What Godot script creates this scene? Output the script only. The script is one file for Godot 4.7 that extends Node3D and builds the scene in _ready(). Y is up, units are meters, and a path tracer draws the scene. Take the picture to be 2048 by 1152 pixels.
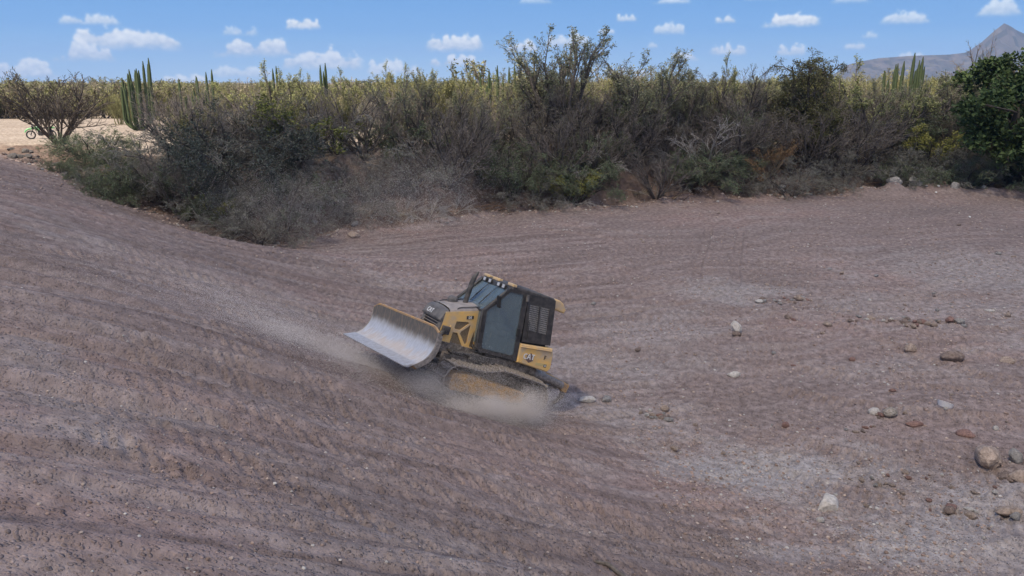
extends Node3D

# ---------------------------------------------------------------- shared state
var rng := RandomNumberGenerator.new()
var n_big := FastNoiseLite.new()
var n_mid := FastNoiseLite.new()
var n_fine := FastNoiseLite.new()
var n_streak := FastNoiseLite.new()
var M := {}            # materials
var used := {}         # how often a name was taken

func _ready() -> void:
	rng.seed = 4711
	for a in [[n_big, 0.045, 11, 3], [n_mid, 0.32, 12, 3], [n_fine, 2.1, 13, 2], [n_streak, 1.0, 14, 3]]:
		a[0].frequency = a[1]
		a[0].seed = a[2]
		a[0].fractal_octaves = a[3]
		a[0].noise_type = FastNoiseLite.TYPE_SIMPLEX_SMOOTH
	setup_camera()
	setup_sky()
	setup_sun()
	make_materials()
	build_ground()
	build_hills()
	build_shading_cloud()
	build_bulldozer()
	build_dust()
	build_vegetation()
	build_motorcycle()
	build_stones()
	build_small_things()

# ---------------------------------------------------------------- camera, sky, sun
func setup_camera() -> void:
	var cam := Camera3D.new()
	cam.name = "camera"
	cam.fov = 40.85
	cam.near = 0.1
	cam.far = 9000.0
	cam.position = Vector3(0, 7.2, 0)
	cam.rotation_degrees = Vector3(-14.9, 0, 0)
	add_child(cam)
	cam.current = true

func setup_sky() -> void:
	var env := Environment.new()
	env.background_mode = Environment.BG_SKY
	env.tonemap_mode = Environment.TONE_MAPPER_LINEAR
	env.tonemap_exposure = 1.66
	env.sdfgi_enabled = true
	env.ssao_enabled = true
	env.ssil_enabled = true
	env.fog_enabled = true
	env.fog_density = 0.00018
	env.fog_light_color = Color(0.62, 0.78, 1.0)
	var pan := PanoramaSkyMaterial.new()
	pan.panorama = ImageTexture.create_from_image(sky_image())
	pan.energy_multiplier = 0.69
	var sky := Sky.new()
	sky.sky_material = pan
	env.sky = sky
	env.background_energy_multiplier = 1.0
	var we := WorldEnvironment.new()
	we.name = "world_environment"
	we.environment = env
	add_child(we)

func setup_sun() -> void:
	var sun := DirectionalLight3D.new()
	sun.name = "sun"
	sun.light_energy = 1.6
	sun.light_color = Color(1.0, 0.93, 0.82)
	sun.light_angular_distance = 4.0
	sun.shadow_enabled = true
	add_child(sun)
	sun.look_at_from_position(Vector3.ZERO, -SUN_DIR, Vector3.UP)

const SUN_DIR := Vector3(-0.28, 0.88, 0.38)     # towards the sun

# air and cumulus clouds, row by row and cloud by cloud
func sky_color(elev: float) -> Color:
	var stops := [[-90.0, Color(0.46, 0.42, 0.40)], [-0.5, Color(0.72, 0.80, 0.89)], [0.0, Color(0.74, 0.83, 0.92)], [1.5, Color(0.64, 0.775, 0.91)], [3.5, Color(0.50, 0.68, 0.88)], [6.0, Color(0.435, 0.63, 0.855)],
		[18.0, Color(0.38, 0.575, 0.83)], [45.0, Color(0.33, 0.52, 0.79)], [90.0, Color(0.29, 0.47, 0.75)]]
	for i in range(1, stops.size()):
		if elev <= stops[i][0]:
			var t: float = (elev - stops[i - 1][0]) / (stops[i][0] - stops[i - 1][0])
			return stops[i - 1][1].lerp(stops[i][1], t)
	return stops[-1][1]

func cloud_stamp(w: int, h: int, seed_: int, strength := 1.0) -> Image:
	# a cumulus seen from the side: flat grey base, bright lumpy top
	var fr := FastNoiseLite.new()
	fr.seed = seed_
	fr.noise_type = FastNoiseLite.TYPE_SIMPLEX_SMOOTH
	fr.fractal_octaves = 5
	fr.frequency = 1.0
	var im := Image.create_empty(w, h, false, Image.FORMAT_RGBA8)
	var r := RandomNumberGenerator.new()
	r.seed = seed_ * 77 + 5
	var lumps := []
	for k in 8:
		var c := r.randf_range(0.14, 0.86)
		lumps.append([c, r.randf_range(0.09, 0.2), r.randf_range(0.35, 1.0) * (1.0 - 1.1 * absf(c - 0.5))])
	for x in w:
		var u := (x + 0.5) / w
		var top := 0.16 * smoothstep(0.0, 0.12, u) * smoothstep(1.0, 0.88, u)
		for l in lumps:
			var d: float = (u - l[0]) / l[1]
			if absf(d) < 1.0:
				top = maxf(top, (0.3 + 0.7 * l[2]) * sqrt(1.0 - d * d))
		for y in h:
			var v := 1.0 - (y + 0.5) / h
			var q := fr.get_noise_3d(u * 5.0, v * 5.0 * h / w * 1.6, 0.0)
			var q2 := fr.get_noise_3d(u * 13.0 + 30.0, v * 13.0 * h / w * 1.6, 4.0)
			var e := top * (0.86 + 0.3 * q) + 0.04 + 0.12 * q - v
			var base := smoothstep(-0.06, 0.26, v + 0.10 * q + 0.05 * q2)
			var ends := smoothstep(0.0, 0.16, u + 0.06 * q) * smoothstep(1.0, 0.84, u + 0.06 * q)
			var a := smoothstep(-0.03, 0.13, e + 0.11 * q2) * base * ends
			var hi := clampf(0.12 + v * 1.35 + 0.55 * q2 + 0.35 * q, 0.0, 1.0)
			var c := Color(0.73, 0.775, 0.845).lerp(Color(0.985, 0.985, 0.98), hi)
			c.a = clampf(a * strength, 0.0, 0.97)
			im.set_pixel(x, y, c)
	return im

func sky_image() -> Image:
	var W := 4096
	var H := 2048
	var im := Image.create_empty(W, H, false, Image.FORMAT_RGBA8)
	for y in H:
		im.fill_rect(Rect2i(0, y, W, 1), sky_color(90.0 - (y + 0.5) / H * 180.0))
	# the clouds in view: azimuth (0 = straight ahead, + right), elevation of the base, width, height, in degrees, strength
	var seen := [[-27.3, 3.35, 4.0, 0.85, 0.8], [-25.2, 1.9, 7.5, 1.7, 1.0], [-27.9, 1.2, 4.3, 1.5, 1.0], [-31.3, 0.05, 5.0, 1.6, 1.0], [-33.2, -0.5, 4.2, 0.8, 0.7], [-17.5, 1.5, 6.5, 1.7, 1.0], [-18.5, 2.95, 2.6, 0.8, 0.6], [-14.3, 3.35, 2.8, 1.0, 0.95],
		[-13.3, 0.75, 6.6, 1.5, 1.0], [-18.6, 0.25, 5.2, 0.9, 0.75], [-22.2, -0.2, 3.6, 0.8, 0.9], [-4.0, 1.95, 4.6, 1.5, 1.0], [-4.0, 1.0, 4.2, 1.0, 0.95], [-8.2, 0.3, 4.4, 1.4, 0.9], [0.7, 1.95, 3.0, 1.0, 1.0], [4.0, 2.2, 3.6, 1.3, 0.9], [8.0, 4.0, 1.6, 0.7, 0.8], [6.7, 3.2, 1.5, 0.5, 0.75],
		[11.1, 3.1, 2.8, 0.9, 0.75], [14.7, 3.8, 1.6, 0.65, 0.85], [18.9, 3.45, 4.2, 1.15, 1.0], [9.9, 2.2, 0.9, 0.5, 0.7], [12.2, 1.35, 2.2, 0.75, 0.9], [15.0, 1.75, 2.8, 0.95, 0.95], [19.1, 1.6, 2.2, 0.9, 0.9], [25.9, 3.5, 3.5, 0.95, 0.75], [31.0, 3.7, 3.0, 1.2, 0.75], [23.2, 2.0, 1.8, 0.6, 0.8],
		[26.3, 1.3, 2.0, 0.6, 0.75], [23.8, 2.7, 1.2, 0.5, 0.6], [11.0, 5.15, 3.0, 0.5, 0.7], [17.0, 5.2, 2.6, 0.5, 0.6], [1.5, 5.2, 4.0, 0.5, 0.5], [22.5, 4.9, 3.0, 0.5, 0.5], [20.7, 0.8, 1.3, 0.5, 0.5], [8.0, 0.3, 3.6, 0.8, 0.7]]
	var k := 0
	for c in seen:
		k += 1
		var cw := maxi(8, int(c[2] * 1.0 * W / 360.0))
		var ch := maxi(6, int(c[3] * 1.2 * H / 180.0))
		var s := cloud_stamp(cw * 3, ch * 3, 100 + k, c[4])
		s.resize(cw, ch, Image.INTERPOLATE_LANCZOS)
		stamp_cloud(im, s, c[0], c[1])
	# the same kind of sky all round and higher up: eight clouds, each used at many sizes
	var kinds := []
	for i in 8:
		kinds.append(cloud_stamp(190, 64, 300 + i, 1.0))
	var r := RandomNumberGenerator.new()
	r.seed = 99
	for i in 520:
		var el := rad_to_deg(asin(r.randf_range(0.0, 0.97)))
		var az := r.randf_range(-180.0, 180.0)
		if absf(az) < 40.0 and el < 7.5:
			continue
		var near := clampf(el / 25.0, 0.55, 2.0)
		var wide := r.randf_range(4.0, 9.0) * near
		var one: Image = kinds[i % 8].duplicate()
		var stretch := 1.0 / maxf(cos(deg_to_rad(minf(el, 78.0))), 0.2)
		one.resize(mini(900, maxi(10, int(wide * stretch * W / 360.0))), maxi(6, int(wide * 0.33 * H / 180.0)), Image.INTERPOLATE_BILINEAR)
		stamp_cloud(im, one, az, el)
	return im

func stamp_cloud(im: Image, s: Image, az: float, base_el: float) -> void:
	var W := im.get_width()
	var H := im.get_height()
	var x := int(fposmod(az / 360.0, 1.0) * W - s.get_width() * 0.5)
	var y := int((90.0 - base_el) / 180.0 * H) - s.get_height()
	var all := Rect2i(0, 0, s.get_width(), s.get_height())
	im.blend_rect(s, all, Vector2i(x, y))
	if x < 0:
		im.blend_rect(s, all, Vector2i(x + W, y))
	if x + s.get_width() > W:
		im.blend_rect(s, all, Vector2i(x - W, y))

# ---------------------------------------------------------------- mesh helpers
class Shape:
	var v := PackedVector3Array()
	var n := PackedVector3Array()
	var c := PackedColorArray()
	var idx := PackedInt32Array()
	var color := Color.WHITE
	var colored := false

	func tri(a: Vector3, b: Vector3, d: Vector3, na: Vector3, nb := Vector3.INF, nd := Vector3.INF) -> void:
		if nb == Vector3.INF:
			nb = na
			nd = na
		var k := v.size()
		v.append(a)
		v.append(b)
		v.append(d)
		n.append(na)
		n.append(nb)
		n.append(nd)
		if colored:
			c.append(color)
			c.append(color)
			c.append(color)
		idx.append(k)
		if (b - a).cross(d - a).dot(na + nb + nd) > 0.0:
			idx.append(k + 2)
			idx.append(k + 1)
		else:
			idx.append(k + 1)
			idx.append(k + 2)

	func quad(a: Vector3, b: Vector3, d: Vector3, e: Vector3, nn: Vector3) -> void:
		tri(a, b, d, nn)
		tri(a, d, e, nn)

	func flat(a: Vector3, b: Vector3, d: Vector3, outward: Vector3) -> void:
		var nn := (b - a).cross(d - a).normalized()
		if nn.dot(outward) < 0.0:
			nn = -nn
		tri(a, b, d, nn)

	# a box with chamfered edges; t turns and places it
	func box(size: Vector3, t := Transform3D.IDENTITY, bevel := 0.012) -> void:
		var h := size * 0.5
		var b := minf(bevel, minf(h.x, minf(h.y, h.z)) * 0.6)
		var ax := [Vector3.RIGHT, Vector3.UP, Vector3.BACK]
		for i in 3:
			var j := (i + 1) % 3
			var k := (i + 2) % 3
			for s in [-1.0, 1.0]:
				var o: Vector3 = ax[i] * h[i] * s
				var p: Vector3 = ax[j] * (h[j] - b)
				var q: Vector3 = ax[k] * (h[k] - b)
				quad(t * (o - p - q), t * (o + p - q), t * (o + p + q), t * (o - p + q), (t.basis * (ax[i] * s)).normalized())
			for s in [-1.0, 1.0]:
				for r in [-1.0, 1.0]:
					var a1: Vector3 = ax[i] * h[i] * s + ax[j] * (h[j] - b) * r
					var a2: Vector3 = ax[i] * (h[i] - b) * s + ax[j] * h[j] * r
					var q: Vector3 = ax[k] * (h[k] - b)
					quad(t * (a1 - q), t * (a1 + q), t * (a2 + q), t * (a2 - q), (t.basis * (ax[i] * s + ax[j] * r)).normalized())
		for sx in [-1.0, 1.0]:
			for sy in [-1.0, 1.0]:
				for sz in [-1.0, 1.0]:
					var e := Vector3(sx, sy, sz)
					var g := h - Vector3(b, b, b)
					tri(t * (Vector3(h.x, g.y, g.z) * e), t * (Vector3(g.x, h.y, g.z) * e), t * (Vector3(g.x, g.y, h.z) * e), (t.basis * e).normalized())

	# a round bar through the points, radii per point, closed by caps
	func tube(p: PackedVector3Array, r: PackedFloat32Array, sides := 8, caps := true) -> void:
		var m := p.size()
		var base := v.size()
		var side := Vector3.ZERO
		for i in m:
			var d := (p[mini(i + 1, m - 1)] - p[maxi(i - 1, 0)]).normalized()
			if side == Vector3.ZERO:
				side = d.cross(Vector3.UP if absf(d.y) < 0.9 else Vector3.RIGHT).normalized()
			side = (side - d * side.dot(d)).normalized()
			var up := d.cross(side)
			for k in sides:
				var a := TAU * k / sides
				var o := side * cos(a) + up * sin(a)
				v.append(p[i] + o * r[i])
				n.append(o)
				if colored:
					c.append(color)
		for i in m - 1:
			for k in sides:
				var a := base + i * sides + k
				var b := base + i * sides + (k + 1) % sides
				idx.append_array(PackedInt32Array([a, a + sides, b, b, a + sides, b + sides]))
		if caps:
			for e in [0, m - 1]:
				var d := (p[1] - p[0]).normalized() * -1.0 if e == 0 else (p[m - 1] - p[m - 2]).normalized()
				for k in range(1, sides - 1):
					tri(v[base + e * sides], v[base + e * sides + k], v[base + e * sides + k + 1], d)

	func rod(a: Vector3, b: Vector3, r: float, sides := 8) -> void:
		tube(PackedVector3Array([a, b]), PackedFloat32Array([r, r]), sides)

	# spin a profile of (along, radius) about the axis
	func lathe(at: Vector3, axis: Vector3, prof: PackedVector2Array, sides := 20) -> void:
		axis = axis.normalized()
		var s := axis.cross(Vector3.UP if absf(axis.y) < 0.9 else Vector3.RIGHT).normalized()
		var u := axis.cross(s)
		for i in prof.size() - 1:
			var a := prof[i]
			var b := prof[i + 1]
			var e := b - a
			if e.length() < 1e-6:
				continue
			for k in sides:
				var o0 := s * cos(TAU * k / sides) + u * sin(TAU * k / sides)
				var o1 := s * cos(TAU * (k + 1) / sides) + u * sin(TAU * (k + 1) / sides)
				var n0 := (o0 * e.x - axis * e.y).normalized()
				var n1 := (o1 * e.x - axis * e.y).normalized()
				var p00 := at + axis * a.x + o0 * a.y
				var p01 := at + axis * a.x + o1 * a.y
				var p10 := at + axis * b.x + o0 * b.y
				var p11 := at + axis * b.x + o1 * b.y
				if a.y > 1e-5:
					tri(p00, p01, p11, n0, n1, n1)
				if b.y > 1e-5:
					tri(p00, p11, p10, n0, n1, n0)

	# a flat polygon in the local xy plane, given thickness along local z (centred)
	func plate(poly: PackedVector2Array, thick: float, t := Transform3D.IDENTITY, bevel := 0.008) -> void:
		var tri_ := Geometry2D.triangulate_polygon(poly)
		var hz := thick * 0.5
		var inner := PackedVector2Array()
		var m := poly.size()
		var mid := Vector2.ZERO
		for p in poly:
			mid += p / m
		var ccw := not Geometry2D.is_polygon_clockwise(poly)
		for i in m:
			var e0 := (poly[i] - poly[(i - 1 + m) % m]).normalized()
			var e1 := (poly[(i + 1) % m] - poly[i]).normalized()
			var n0 := Vector2(-e0.y, e0.x)
			var n1 := Vector2(-e1.y, e1.x)
			if not ccw:
				n0 = -n0
				n1 = -n1
			var bis := (n0 + n1)
			bis = bis / maxf(bis.length_squared() * 0.5, 0.35)
			inner.append(poly[i] + bis * bevel)
		for s in [-1.0, 1.0]:
			for k in range(0, tri_.size(), 3):
				var q := []
				for j in 3:
					var w := inner[tri_[k + j]]
					q.append(t * Vector3(w.x, w.y, hz * s))
				tri(q[0], q[1], q[2], (t.basis * Vector3(0, 0, s)).normalized())
		var zb := hz - minf(bevel, hz * 0.6)
		for i in m:
			var j := (i + 1) % m
			var e := (poly[j] - poly[i]).normalized()
			var nn := Vector2(e.y, -e.x) if ccw else Vector2(-e.y, e.x)
			var n3 := t.basis * Vector3(nn.x, nn.y, 0)
			quad(t * Vector3(poly[i].x, poly[i].y, -zb), t * Vector3(poly[j].x, poly[j].y, -zb), t * Vector3(poly[j].x, poly[j].y, zb), t * Vector3(poly[i].x, poly[i].y, zb), n3.normalized())
			for s in [-1.0, 1.0]:
				var nb := (t.basis * Vector3(nn.x, nn.y, s)).normalized()
				quad(t * Vector3(poly[i].x, poly[i].y, zb * s), t * Vector3(poly[j].x, poly[j].y, zb * s), t * Vector3(inner[j].x, inner[j].y, hz * s), t * Vector3(inner[i].x, inner[i].y, hz * s), nb)

	func mesh() -> ArrayMesh:
		var a := []
		a.resize(Mesh.ARRAY_MAX)
		a[Mesh.ARRAY_VERTEX] = v
		a[Mesh.ARRAY_NORMAL] = n
		if colored:
			a[Mesh.ARRAY_COLOR] = c
		a[Mesh.ARRAY_INDEX] = idx
		var m := ArrayMesh.new()
		m.add_surface_from_arrays(Mesh.PRIMITIVE_TRIANGLES, a)
		return m

func numbered(called: String) -> String:
	used[called] = used.get(called, -1) + 1
	return called if used[called] == 0 else "%s_%03d" % [called, used[called]]

func tag(o: Node, label: String, category := "", group := "") -> void:
	o.set_meta("label", label)
	if category:
		o.set_meta("category", category)
	if group:
		o.set_meta("group", group)

func thing(called: String, label: String, category: String, t := Transform3D.IDENTITY, group := "") -> Node3D:
	var o := Node3D.new()
	o.name = numbered(called)
	add_child(o)
	o.transform = t
	tag(o, label, category, group)
	return o

func part(parent: Node, called: String, mesh, mat: Material, t := Transform3D.IDENTITY, label := "") -> MeshInstance3D:
	var o := MeshInstance3D.new()
	o.name = called
	o.mesh = mesh.mesh() if mesh is Shape else mesh
	o.material_override = mat
	o.transform = t
	if parent == self:
		o.name = numbered(called)
	parent.add_child(o, true)
	if label:
		o.set_meta("label", label)
	return o

func xf(x: Vector3, y: Vector3, z: Vector3, at: Vector3) -> Transform3D:
	return Transform3D(Basis(x, y, z), at)

func at_pos(x: float, y: float, z: float) -> Transform3D:
	return Transform3D(Basis.IDENTITY, Vector3(x, y, z))

func mat(lin: Color, rough := 0.9, metal := 0.0) -> StandardMaterial3D:
	var m := StandardMaterial3D.new()
	m.albedo_color = lin.linear_to_srgb()
	m.roughness = rough
	m.metallic = metal
	return m

func noise_tex(size: int, freq: float, seed_: int, lo: Color, hi: Color, octaves := 4, bias := 0.5) -> ImageTexture:
	# grain between two colours (linear), seamless
	var f := FastNoiseLite.new()
	f.seed = seed_
	f.frequency = freq
	f.fractal_octaves = octaves
	f.noise_type = FastNoiseLite.TYPE_SIMPLEX_SMOOTH
	var im := f.get_seamless_image(size, size)
	im.convert(Image.FORMAT_L8)
	var src := im.get_data()
	var dst := PackedByteArray()
	dst.resize(size * size * 3)
	var lut := PackedByteArray()
	for i in 256:
		var t := clampf((i / 255.0 - bias) * 1.6 + 0.5, 0.0, 1.0)
		var c := lo.lerp(hi, t).linear_to_srgb()
		lut.append(int(clampf(c.r, 0, 1) * 255))
		lut.append(int(clampf(c.g, 0, 1) * 255))
		lut.append(int(clampf(c.b, 0, 1) * 255))
	for i in src.size():
		var q := src[i] * 3
		dst[i * 3] = lut[q]
		dst[i * 3 + 1] = lut[q + 1]
		dst[i * 3 + 2] = lut[q + 2]
	return ImageTexture.create_from_image(Image.create_from_data(size, size, false, Image.FORMAT_RGB8, dst))

func grainy(size_m: float, tex: Texture2D, rough := 0.9, metal := 0.0) -> StandardMaterial3D:
	var m := StandardMaterial3D.new()
	m.albedo_texture = tex
	m.uv1_triplanar = true
	m.uv1_scale = Vector3.ONE / size_m
	m.roughness = rough
	m.metallic = metal
	return m

# ---------------------------------------------------------------- materials
func make_materials() -> void:
	M.ground = ground_material()
	var bark := noise_tex(128, 0.05, 31, Color(0.075, 0.066, 0.06), Color(0.17, 0.15, 0.135))
	M.bark = grainy(0.5, bark, 0.95)
	M.bark_pale = grainy(0.5, noise_tex(128, 0.05, 32, Color(0.26, 0.24, 0.22), Color(0.46, 0.44, 0.41)), 0.95)
	M.bark_straw = grainy(0.5, noise_tex(128, 0.05, 33, Color(0.22, 0.16, 0.095), Color(0.38, 0.30, 0.19)), 0.95)
	M.bark_green = grainy(0.5, noise_tex(128, 0.05, 34, Color(0.13, 0.14, 0.06), Color(0.25, 0.24, 0.11)), 0.9)
	M.bark_dark = grainy(0.5, noise_tex(128, 0.05, 35, Color(0.05, 0.043, 0.04), Color(0.11, 0.095, 0.085)), 0.95)
	M.bark_red = grainy(0.5, noise_tex(128, 0.05, 36, Color(0.13, 0.075, 0.05), Color(0.25, 0.16, 0.105)), 0.95)
	M.twig = tinted()
	M.rock = rock_material()
	var leafy := tinted()
	leafy.backlight_enabled = true
	leafy.backlight = Color(0.35, 0.4, 0.2)
	M.leaf = leafy

func tinted() -> StandardMaterial3D:
	var m := StandardMaterial3D.new()
	m.vertex_color_use_as_albedo = true
	m.roughness = 0.9
	m.metallic_specular = 0.25
	return m

func rock_material() -> StandardMaterial3D:
	var m := tinted()
	m.albedo_texture = noise_tex(256, 0.03, 41, Color(0.62, 0.62, 0.62), Color(1.0, 0.98, 0.96), 5)
	m.uv1_triplanar = true
	m.uv1_scale = Vector3.ONE * 1.6
	m.heightmap_enabled = true
	m.heightmap_texture = noise_tex(256, 0.06, 42, Color.BLACK, Color.WHITE, 5)
	m.heightmap_scale = 2.0
	return m

func ground_material() -> StandardMaterial3D:
	# 6 m of grit: fine noise, then thousands of small stones, each a dome with a tone of its own
	var N := 2048
	var f := FastNoiseLite.new()
	f.seed = 5
	f.frequency = 0.04
	f.fractal_octaves = 5
	var im := f.get_seamless_image(N, N)
	im.convert(Image.FORMAT_L8)
	var src := im.get_data()
	var hgt := PackedFloat32Array()
	hgt.resize(N * N)
	var ton := PackedFloat32Array()
	ton.resize(N * N)
	var r := RandomNumberGenerator.new()
	r.seed = 8
	for i in N * N:
		hgt[i] = src[i] / 255.0 * 0.42
		ton[i] = 0.80 + (src[i] / 255.0 - 0.5) * 0.22 + r.randf_range(-0.045, 0.045)
	for k in 26000:
		var cx := r.randi_range(0, N - 1)
		var cy := r.randi_range(0, N - 1)
		var rad := 1.3 + 6.2 * pow(r.randf(), 3.6)
		var sq := r.randf_range(0.6, 1.5)
		var tone := r.randf_range(0.46, 0.92) if r.randf() < 0.85 else r.randf_range(0.95, 1.2)
		var ir := int(ceil(rad * 1.6))
		for dy in range(-ir, ir + 1):
			for dx in range(-ir, ir + 1):
				var q := (dx * dx * sq + dy * dy / sq) / (rad * rad)
				if q < 1.0:
					var at := ((cy + dy + N) % N) * N + (cx + dx + N) % N
					hgt[at] = maxf(hgt[at], 0.26 + sqrt(1.0 - q) * minf(0.74, 0.14 + rad * 0.1))
					ton[at] = tone
	var hb := PackedByteArray()
	hb.resize(N * N)
	var tb := PackedByteArray()
	tb.resize(N * N)
	for i in N * N:
		hb[i] = int(clampf(hgt[i], 0.0, 1.0) * 255.0)
		tb[i] = int(clampf(pow(ton[i] / 1.2, 1.0 / 2.2), 0.0, 1.0) * 255.0)
	var m := tinted()
	m.roughness = 1.0
	m.metallic_specular = 0.15
	m.albedo_texture = ImageTexture.create_from_image(Image.create_from_data(N, N, false, Image.FORMAT_L8, tb))
	m.uv1_triplanar = true
	m.uv1_world_triplanar = true
	m.uv1_scale = Vector3.ONE / 6.0
	m.heightmap_enabled = true
	m.heightmap_texture = ImageTexture.create_from_image(Image.create_from_data(N, N, false, Image.FORMAT_L8, hb))
	m.heightmap_scale = 4.2
	# clods and damp spots at another, larger scale so that the grit does not repeat
	m.detail_enabled = true
	m.detail_blend_mode = BaseMaterial3D.BLEND_MODE_MUL
	m.detail_uv_layer = BaseMaterial3D.DETAIL_UV_2
	m.uv2_triplanar = true
	m.uv2_world_triplanar = true
	m.uv2_scale = Vector3(1.0, 1.0, 1.0) / 17.3
	m.detail_albedo = noise_tex(1024, 0.05, 77, Color(0.58, 0.565, 0.56), Color(1.0, 1.0, 1.0), 6)
	return m

# ---------------------------------------------------------------- the lie of the land
const LAND := [[-9.1, -13.3, 3.5], [-6.4, -8.9, 3.4], [-4.2, -5.5, 3.4], [-3.9, -13.1, 1.6], [-2.2, -6.9, 2.3], [0.0, -14.5, -0.1], [0.0, -8.5, 1.2], [3.0, -10.7, -0.5], [4.1, -11.5, -0.95],
	[-1.1, -18.8, -0.63], [-2.7, -17.86, 0.15], [0.48, -19.74, -1.41], [-1.72, -19.83, -0.65], [-0.48, -17.77, -0.61], [2.2, -20.7, -1.75], [4.0, -18.0, -1.75], [6.0, -13.0, -1.6], [9.4, -12.4, -1.6], [5.0, -25.0, -1.6], [0.0, -28.0, -1.45],
	[12.0, -20.0, -1.55], [20.0, -30.0, -1.2], [10.0, -35.0, -1.2], [0.0, -38.0, -1.15], [-7.0, -38.0, -1.1], [-13.7, -39.5, -1.0], [-9.0, -43.0, -1.0], [-0.8, -48.5, -0.8], [13.0, -52.8, -0.6], [32.0, -56.5, -0.6], [40.0, -40.0, -0.9], [30.0, -20.0, -1.3], [25.0, -8.0, -1.2],
	[-7.0, -24.5, 0.3], [-11.6, -24.3, 2.0], [-16.1, -24.2, 3.6], [-10.0, -32.0, 0.2], [-16.4, -40.0, -0.3], [-22.3, -41.7, 1.3], [-25.9, -43.6, 2.3], [-31.3, -47.8, 2.9], [-20.0, -33.0, 2.6], [-28.0, -38.0, 3.5], [-36.0, -50.0, 3.0], [-30.0, -25.0, 5.0], [-20.0, -10.0, 5.2], [-10.0, 0.0, 5.2], [0.0, 0.0, 4.6], [10.0, 0.0, 1.6], [-3.2, -26.2, -0.95]]
const TOE := [[-400.0, -50.5], [-36.0, -49.5], [-31.3, -47.8], [-22.3, -41.9], [-16.4, -40.1], [-13.7, -39.6], [-9.0, -43.0], [-0.8, -48.5], [13.0, -52.8], [32.0, -56.5], [60.0, -58.0], [400.0, -62.0]]
const GX0 := -46
const GZ0 := -68
const GNX := 98
const GNZ := 80
var land_grid := PackedFloat32Array()

func solve_land() -> void:
	# a thin plate through the points of LAND, kept on a 1 m grid
	var m := LAND.size()
	var K := m + 3
	var A := []
	for i in K:
		var row := PackedFloat64Array()
		row.resize(K + 1)
		if i < m:
			for j in m:
				row[j] = bend(LAND[i][0] - LAND[j][0], LAND[i][1] - LAND[j][1]) if i != j else 3.0
			row[m] = 1.0
			row[m + 1] = LAND[i][0]
			row[m + 2] = LAND[i][1]
			row[K] = LAND[i][2]
		else:
			for j in m:
				row[j] = 1.0 if i == m else LAND[j][i - m - 1]
		A.append(row)
	for c in K:
		var best := c
		for q in range(c + 1, K):
			if absf(A[q][c]) > absf(A[best][c]):
				best = q
		var sw: PackedFloat64Array = A[c]
		A[c] = A[best]
		A[best] = sw
		for q in K:
			if q != c and A[q][c] != 0.0:
				var f: float = A[q][c] / A[c][c]
				var row: PackedFloat64Array = A[q]
				var piv: PackedFloat64Array = A[c]
				for k in range(c, K + 1):
					row[k] -= f * piv[k]
				A[q] = row
	var w := PackedFloat64Array()
	for i in K:
		w.append(A[i][K] / A[i][i])
	land_grid.resize(GNX * GNZ)
	for gz in GNZ:
		for gx in GNX:
			var x := float(GX0 + gx)
			var z := float(GZ0 + gz)
			var y := w[m] + w[m + 1] * x + w[m + 2] * z
			for j in m:
				y += w[j] * bend(x - LAND[j][0], z - LAND[j][1])
			land_grid[gz * GNX + gx] = clampf(y, -1.85, 5.4)

func bend(dx: float, dz: float) -> float:
	var r2 := dx * dx + dz * dz
	return 0.5 * r2 * log(r2) if r2 > 1e-9 else 0.0

func cub(a: float, b: float, c: float, d: float, t: float) -> float:
	return b + 0.5 * t * (c - a + t * (2.0 * a - 5.0 * b + 4.0 * c - d + t * (3.0 * (b - c) + d - a)))

func pit_height(x: float, z: float) -> float:
	var fx := clampf(x - GX0, 1.0, GNX - 3.001)
	var fz := clampf(z - GZ0, 1.0, GNZ - 3.001)
	var ix := int(fx)
	var iz := int(fz)
	fx -= ix
	fz -= iz
	var k := (iz - 1) * GNX + ix - 1
	var g := land_grid
	var a := cub(g[k], g[k + 1], g[k + 2], g[k + 3], fx)
	k += GNX
	var b := cub(g[k], g[k + 1], g[k + 2], g[k + 3], fx)
	k += GNX
	var c := cub(g[k], g[k + 1], g[k + 2], g[k + 3], fx)
	k += GNX
	return cub(a, b, c, cub(g[k], g[k + 1], g[k + 2], g[k + 3], fx), fz)

func toe(x: float) -> float:
	for i in range(1, TOE.size()):
		if x <= TOE[i][0]:
			return lerpf(TOE[i - 1][1], TOE[i][1], (x - TOE[i - 1][0]) / (TOE[i][0] - TOE[i - 1][0]))
	return -62.0

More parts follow.
